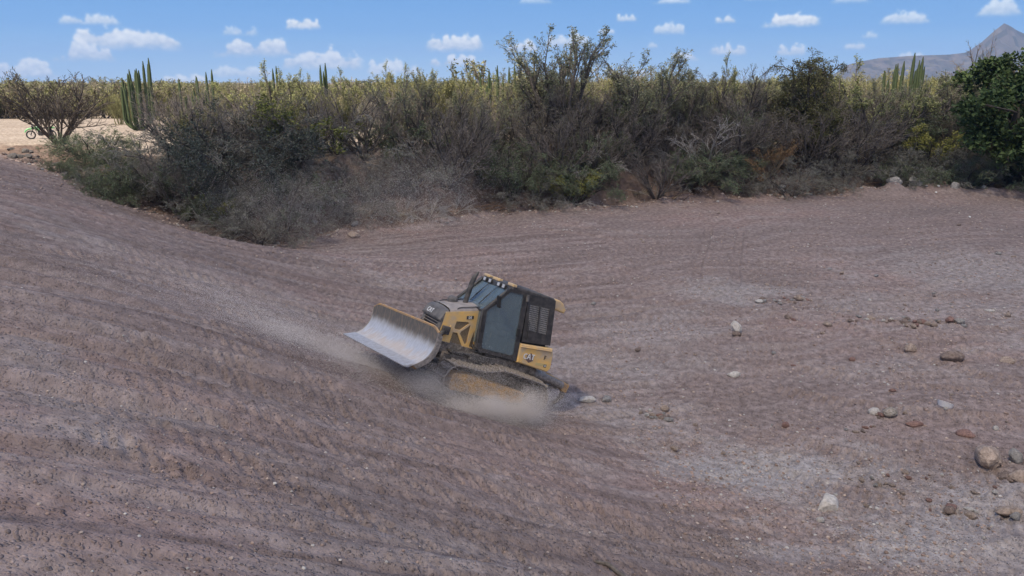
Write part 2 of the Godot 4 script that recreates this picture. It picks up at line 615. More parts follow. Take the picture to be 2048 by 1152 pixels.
# height without ruts: the pit, the bank behind its toe, the plain beyond
func land(x: float, z: float) -> float:
	var p := pit_height(x, z)
	var out := maxf(smoothstep(40.0, 90.0, absf(x)), smoothstep(6.0, 30.0, z))
	var behind := toe(x) - z
	var wob := n_mid.get_noise_2d(x, z)
	var plain := 2.9 + 0.5 * n_big.get_noise_2d(x * 0.6, z * 0.6)
	var k := smoothstep(-0.6, 7.0, behind + 1.3 * wob)
	if behind > 0.0 and behind < 12.0:
		# a washed-out gully
		var g := exp(-pow((x + 0.9 + 0.10 * behind) / 1.5, 2.0)) * smoothstep(11.0, 4.0, behind)
		k *= 1.0 - 0.72 * g
	var y := lerpf(p, plain, maxf(k, out * smoothstep(-14.0, 4.0, behind)))
	if behind > 0.0 and behind < 8.0:
		y += (0.3 * wob + 0.12 * n_fine.get_noise_2d(x * 0.6, z * 0.6)) * smoothstep(0.0, 1.5, behind) * smoothstep(8.0, 5.0, behind)
	# a low berm of pushed-up gravel before the bank on the right
	var bz := z + 54.6 + 0.06 * (x - 28.0)
	y += 0.75 * exp(-bz * bz / 1.4) * smoothstep(21.5, 27.0, x) * (0.75 + 0.5 * wob)
	# and a thin windrow along the rest of the toe
	var tw := behind + 0.6
	y += 0.16 * exp(-tw * tw / 0.3) * (0.6 + wob) * smoothstep(-14.0, -8.0, x)
	return y

# ---------------------------------------------------------------- ruts and the prints of tracks
const CELL := 0.05
const TX0 := -31.0
const TZ0 := -58.0
const TNX := 1460
const TNZ := 1100
var prints := PackedFloat32Array()

func spline(p: Array, step: float) -> PackedVector2Array:
	var out := PackedVector2Array()
	for i in p.size() - 1:
		var a: Vector2 = p[maxi(i - 1, 0)]
		var b: Vector2 = p[i]
		var c: Vector2 = p[i + 1]
		var d: Vector2 = p[mini(i + 2, p.size() - 1)]
		var k := maxi(1, int(b.distance_to(c) / step))
		for j in k:
			out.append(b.cubic_interpolate(c, a, d, float(j) / k))
	return out

func press(path: Array, gauge: float, width: float, pitch: float, deep: float, lug: float, worn: float, skew := 0.0) -> void:
	# each of two tracks leaves a shallow band with a ridge at every grouser and a lip on each side
	var pts := spline(path, 0.03)
	var ph := rng.randf() * 10.0
	for side in [-0.5, 0.5]:
		var run := 0.0
		for i in pts.size() - 1:
			var d := (pts[i + 1] - pts[i])
			run += d.length()
			d = d.normalized()
			var nrm := Vector2(-d.y, d.x)
			var mid: Vector2 = pts[i] + nrm * gauge * side
			var keep := clampf(0.65 + 1.6 * n_mid.get_noise_2d(run * 0.8 + ph * 9.0, side * 40.0 + ph) - worn, 0.0, 1.0)
			if skew == 0.0 and mid.x < 1.0 and mid.y > -18.5:
				keep *= 0.12 + 0.88 * smoothstep(-3.0, 0.8, mid.x + (mid.y + 12.0) * -0.15)
			if keep <= 0.02:
				continue
			var w := -width * 0.5 - 0.12
			while w < width * 0.5 + 0.12:
				var t := fposmod((run + w * skew + 0.02 * sin(run * 3.1 + ph)) / pitch, 1.0)
				var ridge := smoothstep(0.0, 0.16, t) * smoothstep(0.62, 0.34, t)
				var q: Vector2 = mid + nrm * w
				var cx := int((q.x - TX0) / CELL)
				var cz := int((q.y - TZ0) / CELL)
				if cx >= 0 and cz >= 0 and cx < TNX and cz < TNZ:
					var e := width * 0.5 - absf(w)
					var val := -deep + lug * ridge if e > 0.0 else 0.7 * deep * (1.0 + e / 0.12)
					var at := cz * TNX + cx
					prints[at] = lerpf(prints[at], val, keep)
				w += 0.04

func make_prints() -> void:
	prints.resize(TNX * TNZ)
	var down := Vector2(0.86, -0.51)
	var lat := Vector2(0.51, 0.86)
	# up and down the slope, pass beside pass
	var order := []
	for k in 17:
		order.append(-9.0 + k * 1.2 + rng.randf_range(-0.3, 0.3))
	for k in range(order.size() - 1, 0, -1):
		var j := rng.randi_range(0, k)
		var s = order[k]
		order[k] = order[j]
		order[j] = s
	for k in order:
		var o: Vector2 = Vector2(-1.1, -18.8) + lat * float(k)
		var tilt := Vector2(rng.randf_range(-0.1, 0.1), rng.randf_range(-0.1, 0.1)) + lat * 0.028 * (float(k) - 2.0)
		var a := rng.randf_range(-16.0, -9.0)
		press([o + (down + tilt) * a, o + (down + tilt * 0.4) * a * 0.45, o, o + (down - tilt * 0.3) * 4.5, o + (down - tilt) * rng.randf_range(6.0, 10.0)], 1.9, 0.52, 0.21, 0.04, 0.07, 0.1)
	# side-slipping passes low on the near slope: the ridges lie aslant
	for k in 6:
		var o := Vector2(-6.5, -14.8) + Vector2(0.3, 1.0) * (k * 1.15 - 0.8) + Vector2(rng.randf_range(-0.4, 0.4), 0.0)
		press([o, o + Vector2(4.0, 1.0), o + Vector2(8.0, 2.1 - 0.1 * k), o + Vector2(11.5, 2.8 - 0.25 * k)], 1.9, 0.46, 0.27, 0.045, 0.085, -0.15 if k > 1 else 0.15, -1.1)
	# down the long ramp from the track at the top left
	for k in 13:
		var s := rng.randf_range(-3.0, 6.5)
		press([Vector2(-31.0, -45.5 + s * 0.9), Vector2(-22.0, -38.5 + s), Vector2(-14.0, -33.5 + s * 1.1), Vector2(-5.0, -30.5 + s * 0.9), Vector2(5.0, -30.0 + s * 0.8), Vector2(16.0, -31.5 + s * 1.3 + rng.randf_range(-3, 3))], 1.9, 0.56, 0.22, 0.04, 0.075, 0.15)
	for s in [1.6, 4.0, 6.3]:
		press([Vector2(-33.0, -48.0 + s), Vector2(-27.5, -43.9 + s), Vector2(-22.3, -41.0 + s), Vector2(-16.4, -39.3 + s), Vector2(-11.0, -38.6 + s), Vector2(-3.0, -38.0 + s * 1.2), Vector2(6.0, -38.5 + s * 1.5)], 1.9, 0.6, 0.32, 0.05, 0.10, -0.35)
	# across the floor
	for k in 17:
		var z := rng.randf_range(-44.0, -12.0)
		var b := rng.randf_range(-8.0, 8.0)
		var x0 := rng.randf_range(-8.0, 9.0) if z < -24.0 else rng.randf_range(5.0, 12.0)
		press([Vector2(x0, z + b * 0.3), Vector2(x0 + 8.0, z - b * 0.3), Vector2(x0 + 18.0, z - b * 0.1), Vector2(x0 + 30.0, z + b)], 1.9, 0.56, 0.22, 0.045, 0.075, 0.15)
	press([Vector2(9.0, -30.0), Vector2(13.2, -27.2), Vector2(14.2, -24.0), Vector2(17.5, -21.0), Vector2(26.0, -20.5)], 1.9, 0.56, 0.22, 0.06, 0.085, -0.3)
	press([Vector2(8.5, -22.5), Vector2(11.5, -20.6), Vector2(16.0, -19.8), Vector2(24.0, -19.0)], 1.9, 0.56, 0.22, 0.06, 0.085, -0.3)
	press([Vector2(6.5, -18.0), Vector2(9.5, -16.0), Vector2(14.0, -15.0)], 1.9, 0.56, 0.22, 0.055, 0.085, -0.2)
	# a truck turned here
	press([Vector2(-6.0, -31.0), Vector2(2.0, -33.0), Vector2(6.0, -37.0), Vector2(6.3, -41.5), Vector2(2.0, -44.5)], 1.7, 0.42, 0.12, 0.08, 0.02, -0.5)
	press([Vector2(2.0, -29.0), Vector2(8.0, -31.5), Vector2(9.8, -36.0), Vector2(12.0, -43.0)], 1.7, 0.42, 0.12, 0.075, 0.02, -0.4)

func print_at(x: float, z: float) -> float:
	var fx := (x - TX0) / CELL - 0.5
	var fz := (z - TZ0) / CELL - 0.5
	if fx < 0.0 or fz < 0.0 or fx >= TNX - 1 or fz >= TNZ - 1:
		return 0.0
	var ix := int(fx)
	var iz := int(fz)
	var k := iz * TNX + ix
	fx -= ix
	fz -= iz
	return lerpf(lerpf(prints[k], prints[k + 1], fx), lerpf(prints[k + TNX], prints[k + TNX + 1], fx), fz)

func relief(x: float, z: float, y: float) -> float:
	var behind := toe(x) - z
	if behind > 0.5:
		return 0.05 * n_fine.get_noise_2d(x * 0.5, z * 0.5)
	var on_slope := smoothstep(-1.35, -0.4, y) * smoothstep(-46.0, -38.0, z) if x < 8.0 else 0.0
	# scraped lines that sweep round the bowl
	var u := z * 0.93 + x * 0.30 - 0.006 * x * x
	var s := n_streak.get_noise_2d(u * 1.9, (x - z * 0.4) * 0.09)
	var s2 := n_streak.get_noise_2d(u * 0.7 + 40.0, (x - z * 0.4) * 0.05)
	var d := on_slope * (0.09 * s + 0.22 * s2)
	var uf := z + 9.0 * n_big.get_noise_2d(x * 0.55 + 31.0, z * 0.35)
	d += (1.0 - on_slope) * (0.035 * n_streak.get_noise_2d(uf * 0.55 + 90.0, x * 0.07) + 0.09 * n_mid.get_noise_2d(x * 0.5, z * 0.8))
	d += 0.022 * n_mid.get_noise_2d(x * 1.7, z * 1.7) + 0.016 * n_fine.get_noise_2d(x, z)
	return d + print_at(x, z)

func ground_y(x: float, z: float) -> float:
	var y := land(x, z)
	return y + relief(x, z, y)

# ---------------------------------------------------------------- what the ground is made of
const GRAVEL := [[6.2, -17.0, 2.3, 1.1, 1.0], [3.3, -20.0, 1.9, 1.2, 0.4], [10.0, -15.0, 2.3, 1.3, 0.75], [8.6, -13.4, 2.6, 1.0, 0.8], [9.0, -31.5, 2.0, 1.6, 0.7], [21.5, -34.0, 4.5, 3.5, 0.6], [5.0, -26.5, 2.6, 2.4, 0.45], [2.6, -24.0, 2.4, 2.0, 0.5], [16.0, -29.0, 4.0, 2.0, 0.4],
	[12.0, -23.0, 2.0, 0.8, 0.3], [-6.5, -10.0, 1.5, 1.2, 0.4], [-3.4, -31.5, 4.0, 1.0, 0.3], [10.5, -11.8, 3.0, 1.0, 0.7], [-9.5, -22.5, 5.0, 2.0, 0.35], [18.0, -25.0, 2.4, 1.2, 0.45]]

func ground_color(x: float, z: float, y: float) -> Color:
	var a := n_big.get_noise_2d(x * 1.3 + 50.0, z * 2.0)
	var b := n_mid.get_noise_2d(x * 0.35 - 9.0, z * 0.6)
	var e := n_mid.get_noise_2d(x * 1.1 + 70.0, z * 1.6)
	var c := Color(0.335, 0.262, 0.232)
	c = c.lerp(Color(0.385, 0.275, 0.238), clampf(a * 1.3 + b * 0.5, 0.0, 1.0))
	c = c.lerp(Color(0.275, 0.220, 0.198), clampf(-b * 1.1 - a * 0.4 + e * 0.3, 0.0, 1.0))
	c = c.lerp(Color(0.41, 0.345, 0.31), clampf(e * 0.9 + a * 0.4 - 0.12, 0.0, 0.8))
	if z > -46.0:
		var u := z * 0.93 + x * 0.30 - 0.006 * x * x if x < 5.0 else z + 9.0 * n_big.get_noise_2d(x * 0.55 + 31.0, z * 0.35)
		var fresh := n_streak.get_noise_2d(u * 1.3 + 300.0, (x - z * 0.4) * 0.08)
		var much := 1.0 if x < 5.0 else 0.55
		c = c.lerp(Color(0.235, 0.18, 0.16), much * clampf(fresh * 1.5 - 0.05, 0.0, 0.75))
		c = c.lerp(Color(0.42, 0.355, 0.325), much * clampf(-fresh * 1.3 - 0.1, 0.0, 0.6))
	var g := 0.0
	for p in GRAVEL:
		var dx: float = (x - p[0]) / p[2]
		var dz: float = (z - p[1]) / p[3]
		var q := dx * dx + dz * dz
		if q < 3.0:
			g = maxf(g, p[4] * clampf(exp(-q) * 1.3 + e * 0.7 + 0.3 * n_fine.get_noise_2d(x, z), 0.0, 1.0))
	c = c.lerp(Color(0.43, 0.395, 0.37), clampf(g, 0.0, 1.0))
	var behind := toe(x) - z
	var bank := smoothstep(-0.3, 0.8, behind + 0.8 * e)
	if bank > 0.0:
		var soil := Color(0.20, 0.145, 0.115).lerp(Color(0.275, 0.20, 0.155), clampf(0.5 + b, 0.0, 1.0))
		var dry := Color(0.40, 0.335, 0.265).lerp(Color(0.46, 0.395, 0.32), clampf(0.5 + b + e, 0.0, 1.0))
		c = c.lerp(soil.lerp(dry, smoothstep(3.5, 8.0, behind + 2.0 * e)), bank)
	# the grit and clod textures multiply to a little over a half
	var grey := (c.r + c.g + c.b) / 3.0
	c = c.lerp(Color(grey, grey, grey), 0.16)
	# ground colour slightly darker on the slope than on the floor below it
	var slope_share := smoothstep(1.2, -1.2, x - lerpf(-12.0, 5.5, clampf((z + 40.0) / 28.0, 0.0, 1.0)) + 2.0 * e + 1.5 * b) if z > -48.0 else 0.0
	var tone := lerpf(1.52, 1.40, slope_share)
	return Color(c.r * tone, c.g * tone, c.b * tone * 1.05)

func axis_steps(zones: Array) -> PackedFloat32Array:
	# [[from, to, step at from, step at to], ...]
	var out := PackedFloat32Array()
	for q in zones:
		var x: float = q[0]
		while x < q[1] - 1e-4:
			out.append(x)
			var t: float = (x - q[0]) / (q[1] - q[0])
			x += lerpf(q[2], q[3], t)
	out.append(zones[-1][1])
	return out

func build_ground() -> void:
	solve_land()
	make_prints()
	var xs := axis_steps([[-4000.0, -420.0, 500.0, 60.0], [-420.0, -60.0, 30.0, 2.0], [-60.0, -34.0, 1.0, 0.2], [-34.0, -12.0, 0.17, 0.075], [-12.0, 14.0, 0.06, 0.06], [14.0, 42.0, 0.075, 0.17], [42.0, 70.0, 0.3, 2.0], [70.0, 420.0, 2.0, 30.0], [420.0, 4000.0, 60.0, 500.0]])
	var zs := axis_steps([[-4200.0, -420.0, 500.0, 60.0], [-420.0, -85.0, 30.0, 1.5], [-85.0, -60.0, 1.0, 0.3], [-60.0, -34.0, 0.16, 0.10], [-34.0, -5.0, 0.075, 0.055], [-5.0, 12.0, 0.1, 2.0], [12.0, 300.0, 2.0, 60.0], [300.0, 1500.0, 100.0, 400.0]])
	var nx := xs.size()
	var nz := zs.size()
	var v := PackedVector3Array()
	var c := PackedColorArray()
	v.resize(nx * nz)
	c.resize(nx * nz)
	var ys := PackedFloat32Array()
	ys.resize(nx * nz)
	for j in nz:
		var z := zs[j]
		for i in nx:
			var x := xs[i]
			var y := land(x, z)
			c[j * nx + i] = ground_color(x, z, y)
			if x > -60.0 and x < 70.0 and z > -85.0:
				y += relief(x, z, y)
			v[j * nx + i] = Vector3(x, y, z)
			ys[j * nx + i] = y
	var nn := PackedVector3Array()
	nn.resize(nx * nz)
	for j in nz:
		var j0 := maxi(j - 1, 0)
		var j1 := mini(j + 1, nz - 1)
		for i in nx:
			var i0 := maxi(i - 1, 0)
			var i1 := mini(i + 1, nx - 1)
			var gx := (ys[j * nx + i1] - ys[j * nx + i0]) / (xs[i1] - xs[i0])
			var gz := (ys[j1 * nx + i] - ys[j0 * nx + i]) / (zs[j1] - zs[j0])
			nn[j * nx + i] = Vector3(-gx, 1.0, -gz).normalized()
	var idx := PackedInt32Array()
	idx.resize((nx - 1) * (nz - 1) * 6)
	var k := 0
	for j in nz - 1:
		for i in nx - 1:
			var a := j * nx + i
			idx[k] = a
			idx[k + 1] = a + 1
			idx[k + 2] = a + nx
			idx[k + 3] = a + 1
			idx[k + 4] = a + nx + 1
			idx[k + 5] = a + nx
			k += 6
	var arr := []
	arr.resize(Mesh.ARRAY_MAX)
	arr[Mesh.ARRAY_VERTEX] = v
	arr[Mesh.ARRAY_NORMAL] = nn
	arr[Mesh.ARRAY_COLOR] = c
	arr[Mesh.ARRAY_INDEX] = idx
	var m := ArrayMesh.new()
	m.add_surface_from_arrays(Mesh.PRIMITIVE_TRIANGLES, arr)
	var o := part(self, "ground", m, M.ground)
	o.set_meta("kind", "structure")
	o.set_meta("label", "reddish brown dozed gravel pit with bank and plain beyond")
	print("ground ", nx, " x ", nz, " ", Time.get_ticks_msec())

func build_hills() -> void:
	# a flat-topped ridge and a peak, two and a half kilometres off
	var far := 2500.0
	var outline := [[1560.0, 0.0], [1640.0, 0.15], [1668.0, 0.45], [1690.0, 0.95], [1702.0, 1.2], [1722.0, 1.35], [1760.0, 1.55], [1830.0, 1.67], [1900.0, 1.70], [1935.0, 1.8], [1962.0, 2.35], [1985.0, 3.0], [2002.0, 3.38], [2016.0, 3.2], [2030.0, 2.95], [2060.0, 2.6], [2110.0, 1.9], [2200.0, 1.3], [2350.0, 1.0], [2700.0, 0.4], [2900.0, 0.0]]
	var s := Shape.new()
	s.colored = true
	var cols := 170
	var rows := 22
	var grid := []
	for j in rows + 1:
		var line := []
		for i in cols + 1:
			var px := lerpf(1560.0, 2900.0, pow(float(i) / cols, 1.25))
			var top := 0.0
			for k in range(1, outline.size()):
				if px <= outline[k][0]:
					top = lerpf(outline[k - 1][1], outline[k][1], (px - outline[k - 1][0]) / (outline[k][0] - outline[k - 1][0]))
					break
			var ax := (px - 1024.0) / 1547.0
			var t := (j - rows * 0.5) / (rows * 0.5)
			var deep := 150.0 * t
			var x := ax * far * 0.955
			var z := -far + deep
			var hgt := tan(deg_to_rad(top)) * far * 1.03 * sqrt(1.0 + ax * ax) + 6.0
			var fall := pow(maxf(0.0, 1.0 - absf(t)), 0.85)
			var rough := n_big.get_noise_2d(x * 0.16, z * 0.16) * 0.22 + n_mid.get_noise_2d(x * 0.11, z * 0.11) * 0.08
			var y := -4.0 + hgt * clampf(fall * (1.0 + rough * sin(PI * fall)), 0.0, 1.0)
			line.append(Vector3(x, y, z))
		grid.append(line)
	for j in rows:
		for i in cols:
			var q := n_mid.get_noise_2d(i * 0.9, j * 1.4)
			s.color = Color(0.05, 0.047, 0.042).lerp(Color(0.11, 0.095, 0.085), clampf(0.5 + q, 0.0, 1.0))
			s.flat(grid[j][i], grid[j][i + 1], grid[j + 1][i + 1], Vector3.UP)
			s.flat(grid[j][i], grid[j + 1][i + 1], grid[j + 1][i], Vector3.UP)
	var o := part(self, "hills", s, M.twig)
	o.set_meta("kind", "structure")
	o.set_meta("label", "distant bluish mesa with a pointed peak at its end")

func build_shading_cloud() -> void:
	# the cumulus that stands over the pit and keeps the sun off it: overhead, to the left and behind, out of frame.
	# Its far edge throws the edge of the shade that crosses the scrub; thin enough to let a little sun through.
	var up := 160.0
	var shift := SUN_DIR * (up / SUN_DIR.y)
	var f := FastNoiseLite.new()
	f.seed = 61
	f.frequency = 0.03
	f.fractal_octaves = 4
	var s := Shape.new()
	var rings := 40
	var segs := 140
	var hub := Vector3(120.0, 0.0, 139.0)
	var pts := []
	for j in rings + 1:
		var line := []
		for i in segs + 1:
			var th := PI * j / rings
			var ph := TAU * (i % segs) / segs
			var d := Vector3(sin(th) * cos(ph), cos(th), sin(th) * sin(ph))
			var reach := Vector3(300.0, 60.0 if d.y > 0.0 else 14.0, 214.0)
			var p := d * reach
			p += d * Vector3(1, 0.8, 1) * 9.0 * f.get_noise_3dv(p + Vector3(7, 0, 3))
			line.append(hub + shift + p)
		pts.append(line)
	var mid := hub + shift
	var nrm := func(j: int, i: int) -> Vector3:
		var a: Vector3 = pts[mini(j + 1, rings)][i] - pts[maxi(j - 1, 0)][i]
		var b: Vector3 = pts[j][(i + 1) % segs] - pts[j][(i - 1 + segs) % segs]
		var q := a.cross(b)
		if q.dot(pts[j][i] - mid) < 0.0:
			q = -q
		return q.normalized() if q.length() > 1e-6 else (pts[j][i] - mid).normalized()
	for j in rings:
		for i in segs:
			s.tri(pts[j][i], pts[j][i + 1], pts[j + 1][i + 1], nrm.call(j, i), nrm.call(j, i + 1), nrm.call(j + 1, i + 1))
			s.tri(pts[j][i], pts[j + 1][i + 1], pts[j + 1][i], nrm.call(j, i), nrm.call(j + 1, i + 1), nrm.call(j + 1, i))
	var m := mat(Color(0.97, 0.97, 0.97), 1.0)
	m.metallic_specular = 0.0
	m.transparency = BaseMaterial3D.TRANSPARENCY_ALPHA
	m.albedo_color.a = 0.54
	m.backlight_enabled = true
	m.backlight = Color(1, 1, 1)
	var o := part(self, "cloud", s, m)
	o.set_meta("kind", "structure")
	o.set_meta("label", "white cumulus cloud overhead that shades the pit")

# ---------------------------------------------------------------- the bulldozer
# own axes: x forward, y up, z to its right; the side towards the camera is z < 0
const DOZER_X := Vector3(-0.79238892, 0.38912827, 0.46978611)
const DOZER_Y := Vector3(0.32578952, 0.92104385, -0.21339966)
const DOZER_Z := Vector3(-0.51573344, -0.01604414, -0.85659886)
const DOZER_AT := Vector3(-1.1174, -0.6283, -18.7952)

func v2(a: Array) -> PackedVector2Array:
	var p := PackedVector2Array()
	for q in a:
		p.append(Vector2(q[0], q[1]))
	return p

func cut_plate(parent: Node, called: String, outline: Array, holes: Array, z: float, thick: float, m: Material) -> void:
	var o := CSGPolygon3D.new()
	o.name = called
	o.polygon = v2(outline)
	o.depth = thick
	o.material_override = m
	o.position.z = z + thick * 0.5
	for h in holes:
		var c := CSGPolygon3D.new()
		c.name = "opening"
		c.polygon = v2(h)
		c.depth = thick * 3.0
		c.position.z = thick
		c.operation = CSGShape3D.OPERATION_SUBTRACTION
		o.add_child(c, true)
	parent.add_child(o, true)

func lettering(parent: Node, text: String, size: float, m: Material, t: Transform3D, bold := 800) -> MeshInstance3D:
	var f := SystemFont.new()
	f.font_names = PackedStringArray(["Droid Sans"])
	f.font_weight = bold
	var tm := TextMesh.new()
	tm.font = f
	tm.text = text
	tm.font_size = 32
	tm.pixel_size = size / 32.0
	tm.depth = 0.006
	tm.curve_step = 1.0
	return part(parent, "lettering", tm, m, t)

func build_bulldozer() -> void:
	M.yellow = grainy(1.3, noise_tex(256, 0.012, 51, Color(0.53, 0.41, 0.28), Color(0.77, 0.49, 0.16), 6, 0.44), 0.55)
	M.yellow_worn = grainy(0.9, noise_tex(256, 0.014, 52, Color(0.30, 0.215, 0.15), Color(0.52, 0.30, 0.09), 6, 0.52), 0.75)
	M.black = grainy(1.1, noise_tex(256, 0.012, 53, Color(0.04, 0.039, 0.04), Color(0.14, 0.128, 0.12), 6, 0.55), 0.6)
	M.frame_black = grainy(1.1, noise_tex(256, 0.02, 54, Color(0.03, 0.03, 0.032), Color(0.075, 0.07, 0.068), 5, 0.5), 0.45)
	M.plastic = grainy(1.0, noise_tex(256, 0.012, 55, Color(0.075, 0.075, 0.08), Color(0.19, 0.178, 0.172), 6, 0.5), 0.7)
	M.hood = grainy(1.2, noise_tex(256, 0.012, 56, Color(0.20, 0.185, 0.18), Color(0.36, 0.32, 0.30), 6, 0.42), 0.85)
	M.steel = grainy(0.8, noise_tex(256, 0.03, 57, Color(0.15, 0.135, 0.125), Color(0.34, 0.305, 0.28), 6, 0.5), 0.65, 0.2)
	M.under = grainy(0.9, noise_tex(256, 0.02, 58, Color(0.075, 0.066, 0.06), Color(0.22, 0.19, 0.165), 6, 0.5), 0.9)
	M.screen = grainy(0.5, noise_tex(256, 0.05, 59, Color(0.15, 0.115, 0.075), Color(0.25, 0.19, 0.12), 4, 0.5), 0.9)
	M.white = mat(Color(0.72, 0.72, 0.72), 0.5)
	M.wire = mat(Color(0.05, 0.05, 0.05), 0.6)
	M.seat = mat(Color(0.02, 0.02, 0.022), 0.8)
	M.badge = mat(Color(0.16, 0.11, 0.10), 0.6)
	M.lamp = mat(Color(0.5, 0.51, 0.53), 0.12)
	M.red = mat(Color(0.45, 0.05, 0.03), 0.5)
	var glass := StandardMaterial3D.new()
	glass.transparency = BaseMaterial3D.TRANSPARENCY_ALPHA
	glass.albedo_color = Color(0.45, 0.52, 0.555, 0.6)
	glass.roughness = 0.06
	M.glass = glass
	var d := thing("bulldozer", "yellow tracked bulldozer climbing the gravel slope with its blade raised", "bulldozer", xf(DOZER_X, DOZER_Y, DOZER_Z, DOZER_AT))
	dozer_tracks(d)
	dozer_blade(d)
	dozer_hood(d)
	dozer_cab(d)
	dozer_rear(d)

func track_path() -> PackedVector2Array:
	var pts := []
	for k in 13:      # round the front idler, upwards
		var a := -PI / 2 + PI * k / 12.0
		pts.append(Vector2(1.24 + 0.37 * cos(a), 0.45 + 0.40 * sin(a)))
	for q in [[0.95, 0.845], [0.6, 0.84], [0.3, 0.90], [0.05, 0.975], [-0.25, 0.965], [-0.7, 0.93]]:
		pts.append(Vector2(q[0], q[1]))
	for k in 13:
		var a := PI / 2 + PI * k / 12.0
		pts.append(Vector2(-1.17 + 0.38 * cos(a), 0.47 + 0.42 * sin(a)))
	for k in 9:
		pts.append(Vector2(lerpf(-1.0, 1.05, k / 8.0), 0.05))
	return PackedVector2Array(pts)

func dozer_tracks(d: Node3D) -> void:
	var shoe := Shape.new()
	shoe.box(Vector3(0.176, 0.028, 0.56), Transform3D.IDENTITY, 0.006)
	shoe.box(Vector3(0.026, 0.055, 0.56), at_pos(0.06, 0.036, 0), 0.006)
	shoe.box(Vector3(0.15, 0.06, 0.16), at_pos(0, -0.04, 0), 0.008)
	var shoe_mesh := shoe.mesh()
	var path := track_path()
	var total := 0.0
	for i in path.size():
		total += path[i].distance_to(path[(i + 1) % path.size()])
	var count := 41
	for side in [-1.0, 1.0]:
		var zc: float = side * 0.97
		var tr := Node3D.new()
		tr.name = "track"
		d.add_child(tr, true)
		for k in count:
			var want := total * (k + 0.35) / count
			var i := 0
			while true:
				var e := path[i].distance_to(path[(i + 1) % path.size()])
				if want <= e:
					break
				want -= e
				i = (i + 1) % path.size()
			var a := path[i]
			var b := path[(i + 1) % path.size()]
			var dir := (b - a).normalized()
			var p := a + dir * want
			var nrm := Vector2(dir.y, -dir.x)
			part(tr, "track_shoe", shoe_mesh, M.steel, xf(Vector3(dir.x, dir.y, 0), Vector3(nrm.x, nrm.y, 0), Vector3(0, 0, dir.x * nrm.y - dir.y * nrm.x), Vector3(p.x, p.y, zc)))
		var f := Shape.new()
		f.plate(v2([[1.38, 0.55], [1.32, 0.64], [0.9, 0.68], [-0.45, 0.56], [-0.85, 0.52], [-0.85, 0.26], [-0.5, 0.22], [1.3, 0.22], [1.38, 0.3]]), 0.36, at_pos(0, 0, side * 0.99), 0.02)
		f.plate(v2([[1.3, 0.57], [0.86, 0.61], [0.86, 0.30], [1.3, 0.30]]), 0.02, at_pos(0, 0, side * 1.178), 0.006)
		f.plate(v2([[0.80, 0.60], [-0.42, 0.50], [-0.42, 0.29], [0.80, 0.29]]), 0.02, at_pos(0, 0, side * 1.178), 0.006)
		part(d, "track_frame", f, M.yellow_worn)
		var idl := Shape.new()
		idl.lathe(Vector3(1.24, 0.45, side * 0.87), Vector3(0, 0, 1), PackedVector2Array([Vector2(0, 0.0), Vector2(0, 0.1), Vector2(0.03, 0.12), Vector2(0.03, 0.28), Vector2(0, 0.31), Vector2(0, 0.33), Vector2(0.2, 0.33), Vector2(0.2, 0.31), Vector2(0.17, 0.28), Vector2(0.17, 0.12), Vector2(0.2, 0.1), Vector2(0.2, 0.0)]), 28)
		part(d, "front_idler", idl, M.under)
		var spr := Shape.new()
		var teeth := []
		for k in 46:
			var a := TAU * k / 46.0
			teeth.append([-1.17 + cos(a) * (0.37 if k % 2 == 0 else 0.31), 0.47 + sin(a) * (0.37 if k % 2 == 0 else 0.31)])
		spr.plate(v2(teeth), 0.07, at_pos(0, 0, side * 0.97), 0.01)
		spr.lathe(Vector3(-1.17, 0.47, side * 0.97 - 0.16), Vector3(0, 0, 1), PackedVector2Array([Vector2(0, 0.0), Vector2(0, 0.17), Vector2(0.03, 0.2), Vector2(0.29, 0.2), Vector2(0.32, 0.17), Vector2(0.32, 0.0)]), 24)
		part(d, "drive_sprocket", spr, M.under)
		for k in 7:
			var ro := Shape.new()
			ro.lathe(Vector3(-0.82 + k * 0.29, 0.17, side * 0.97 - 0.15), Vector3(0, 0, 1), PackedVector2Array([Vector2(0, 0.0), Vector2(0, 0.11), Vector2(0.05, 0.11), Vector2(0.06, 0.085), Vector2(0.24, 0.085), Vector2(0.25, 0.11), Vector2(0.3, 0.11), Vector2(0.3, 0.0)]), 14)
			part(d, "track_roller", ro, M.under)
		var car := Shape.new()
		car.lathe(Vector3(0.05, 0.86, side * 0.97 - 0.12), Vector3(0, 0, 1), PackedVector2Array([Vector2(0, 0.0), Vector2(0, 0.08), Vector2(0.24, 0.08), Vector2(0.24, 0.0)]), 14)
		car.box(Vector3(0.1, 0.3, 0.06), at_pos(0.05, 0.72, side * 0.84))
		part(d, "carrier_roller", car, M.under)
	var hull := Shape.new()
	hull.box(Vector3(2.9, 0.55, 1.16), at_pos(0.05, 0.72, 0), 0.04)
	hull.box(Vector3(1.5, 0.3, 1.06), at_pos(0.95, 1.08, 0), 0.03)
	hull.box(Vector3(1.7, 0.26, 1.3), at_pos(-0.5, 1.07, 0), 0.03)
	part(d, "main_frame", hull, M.under)

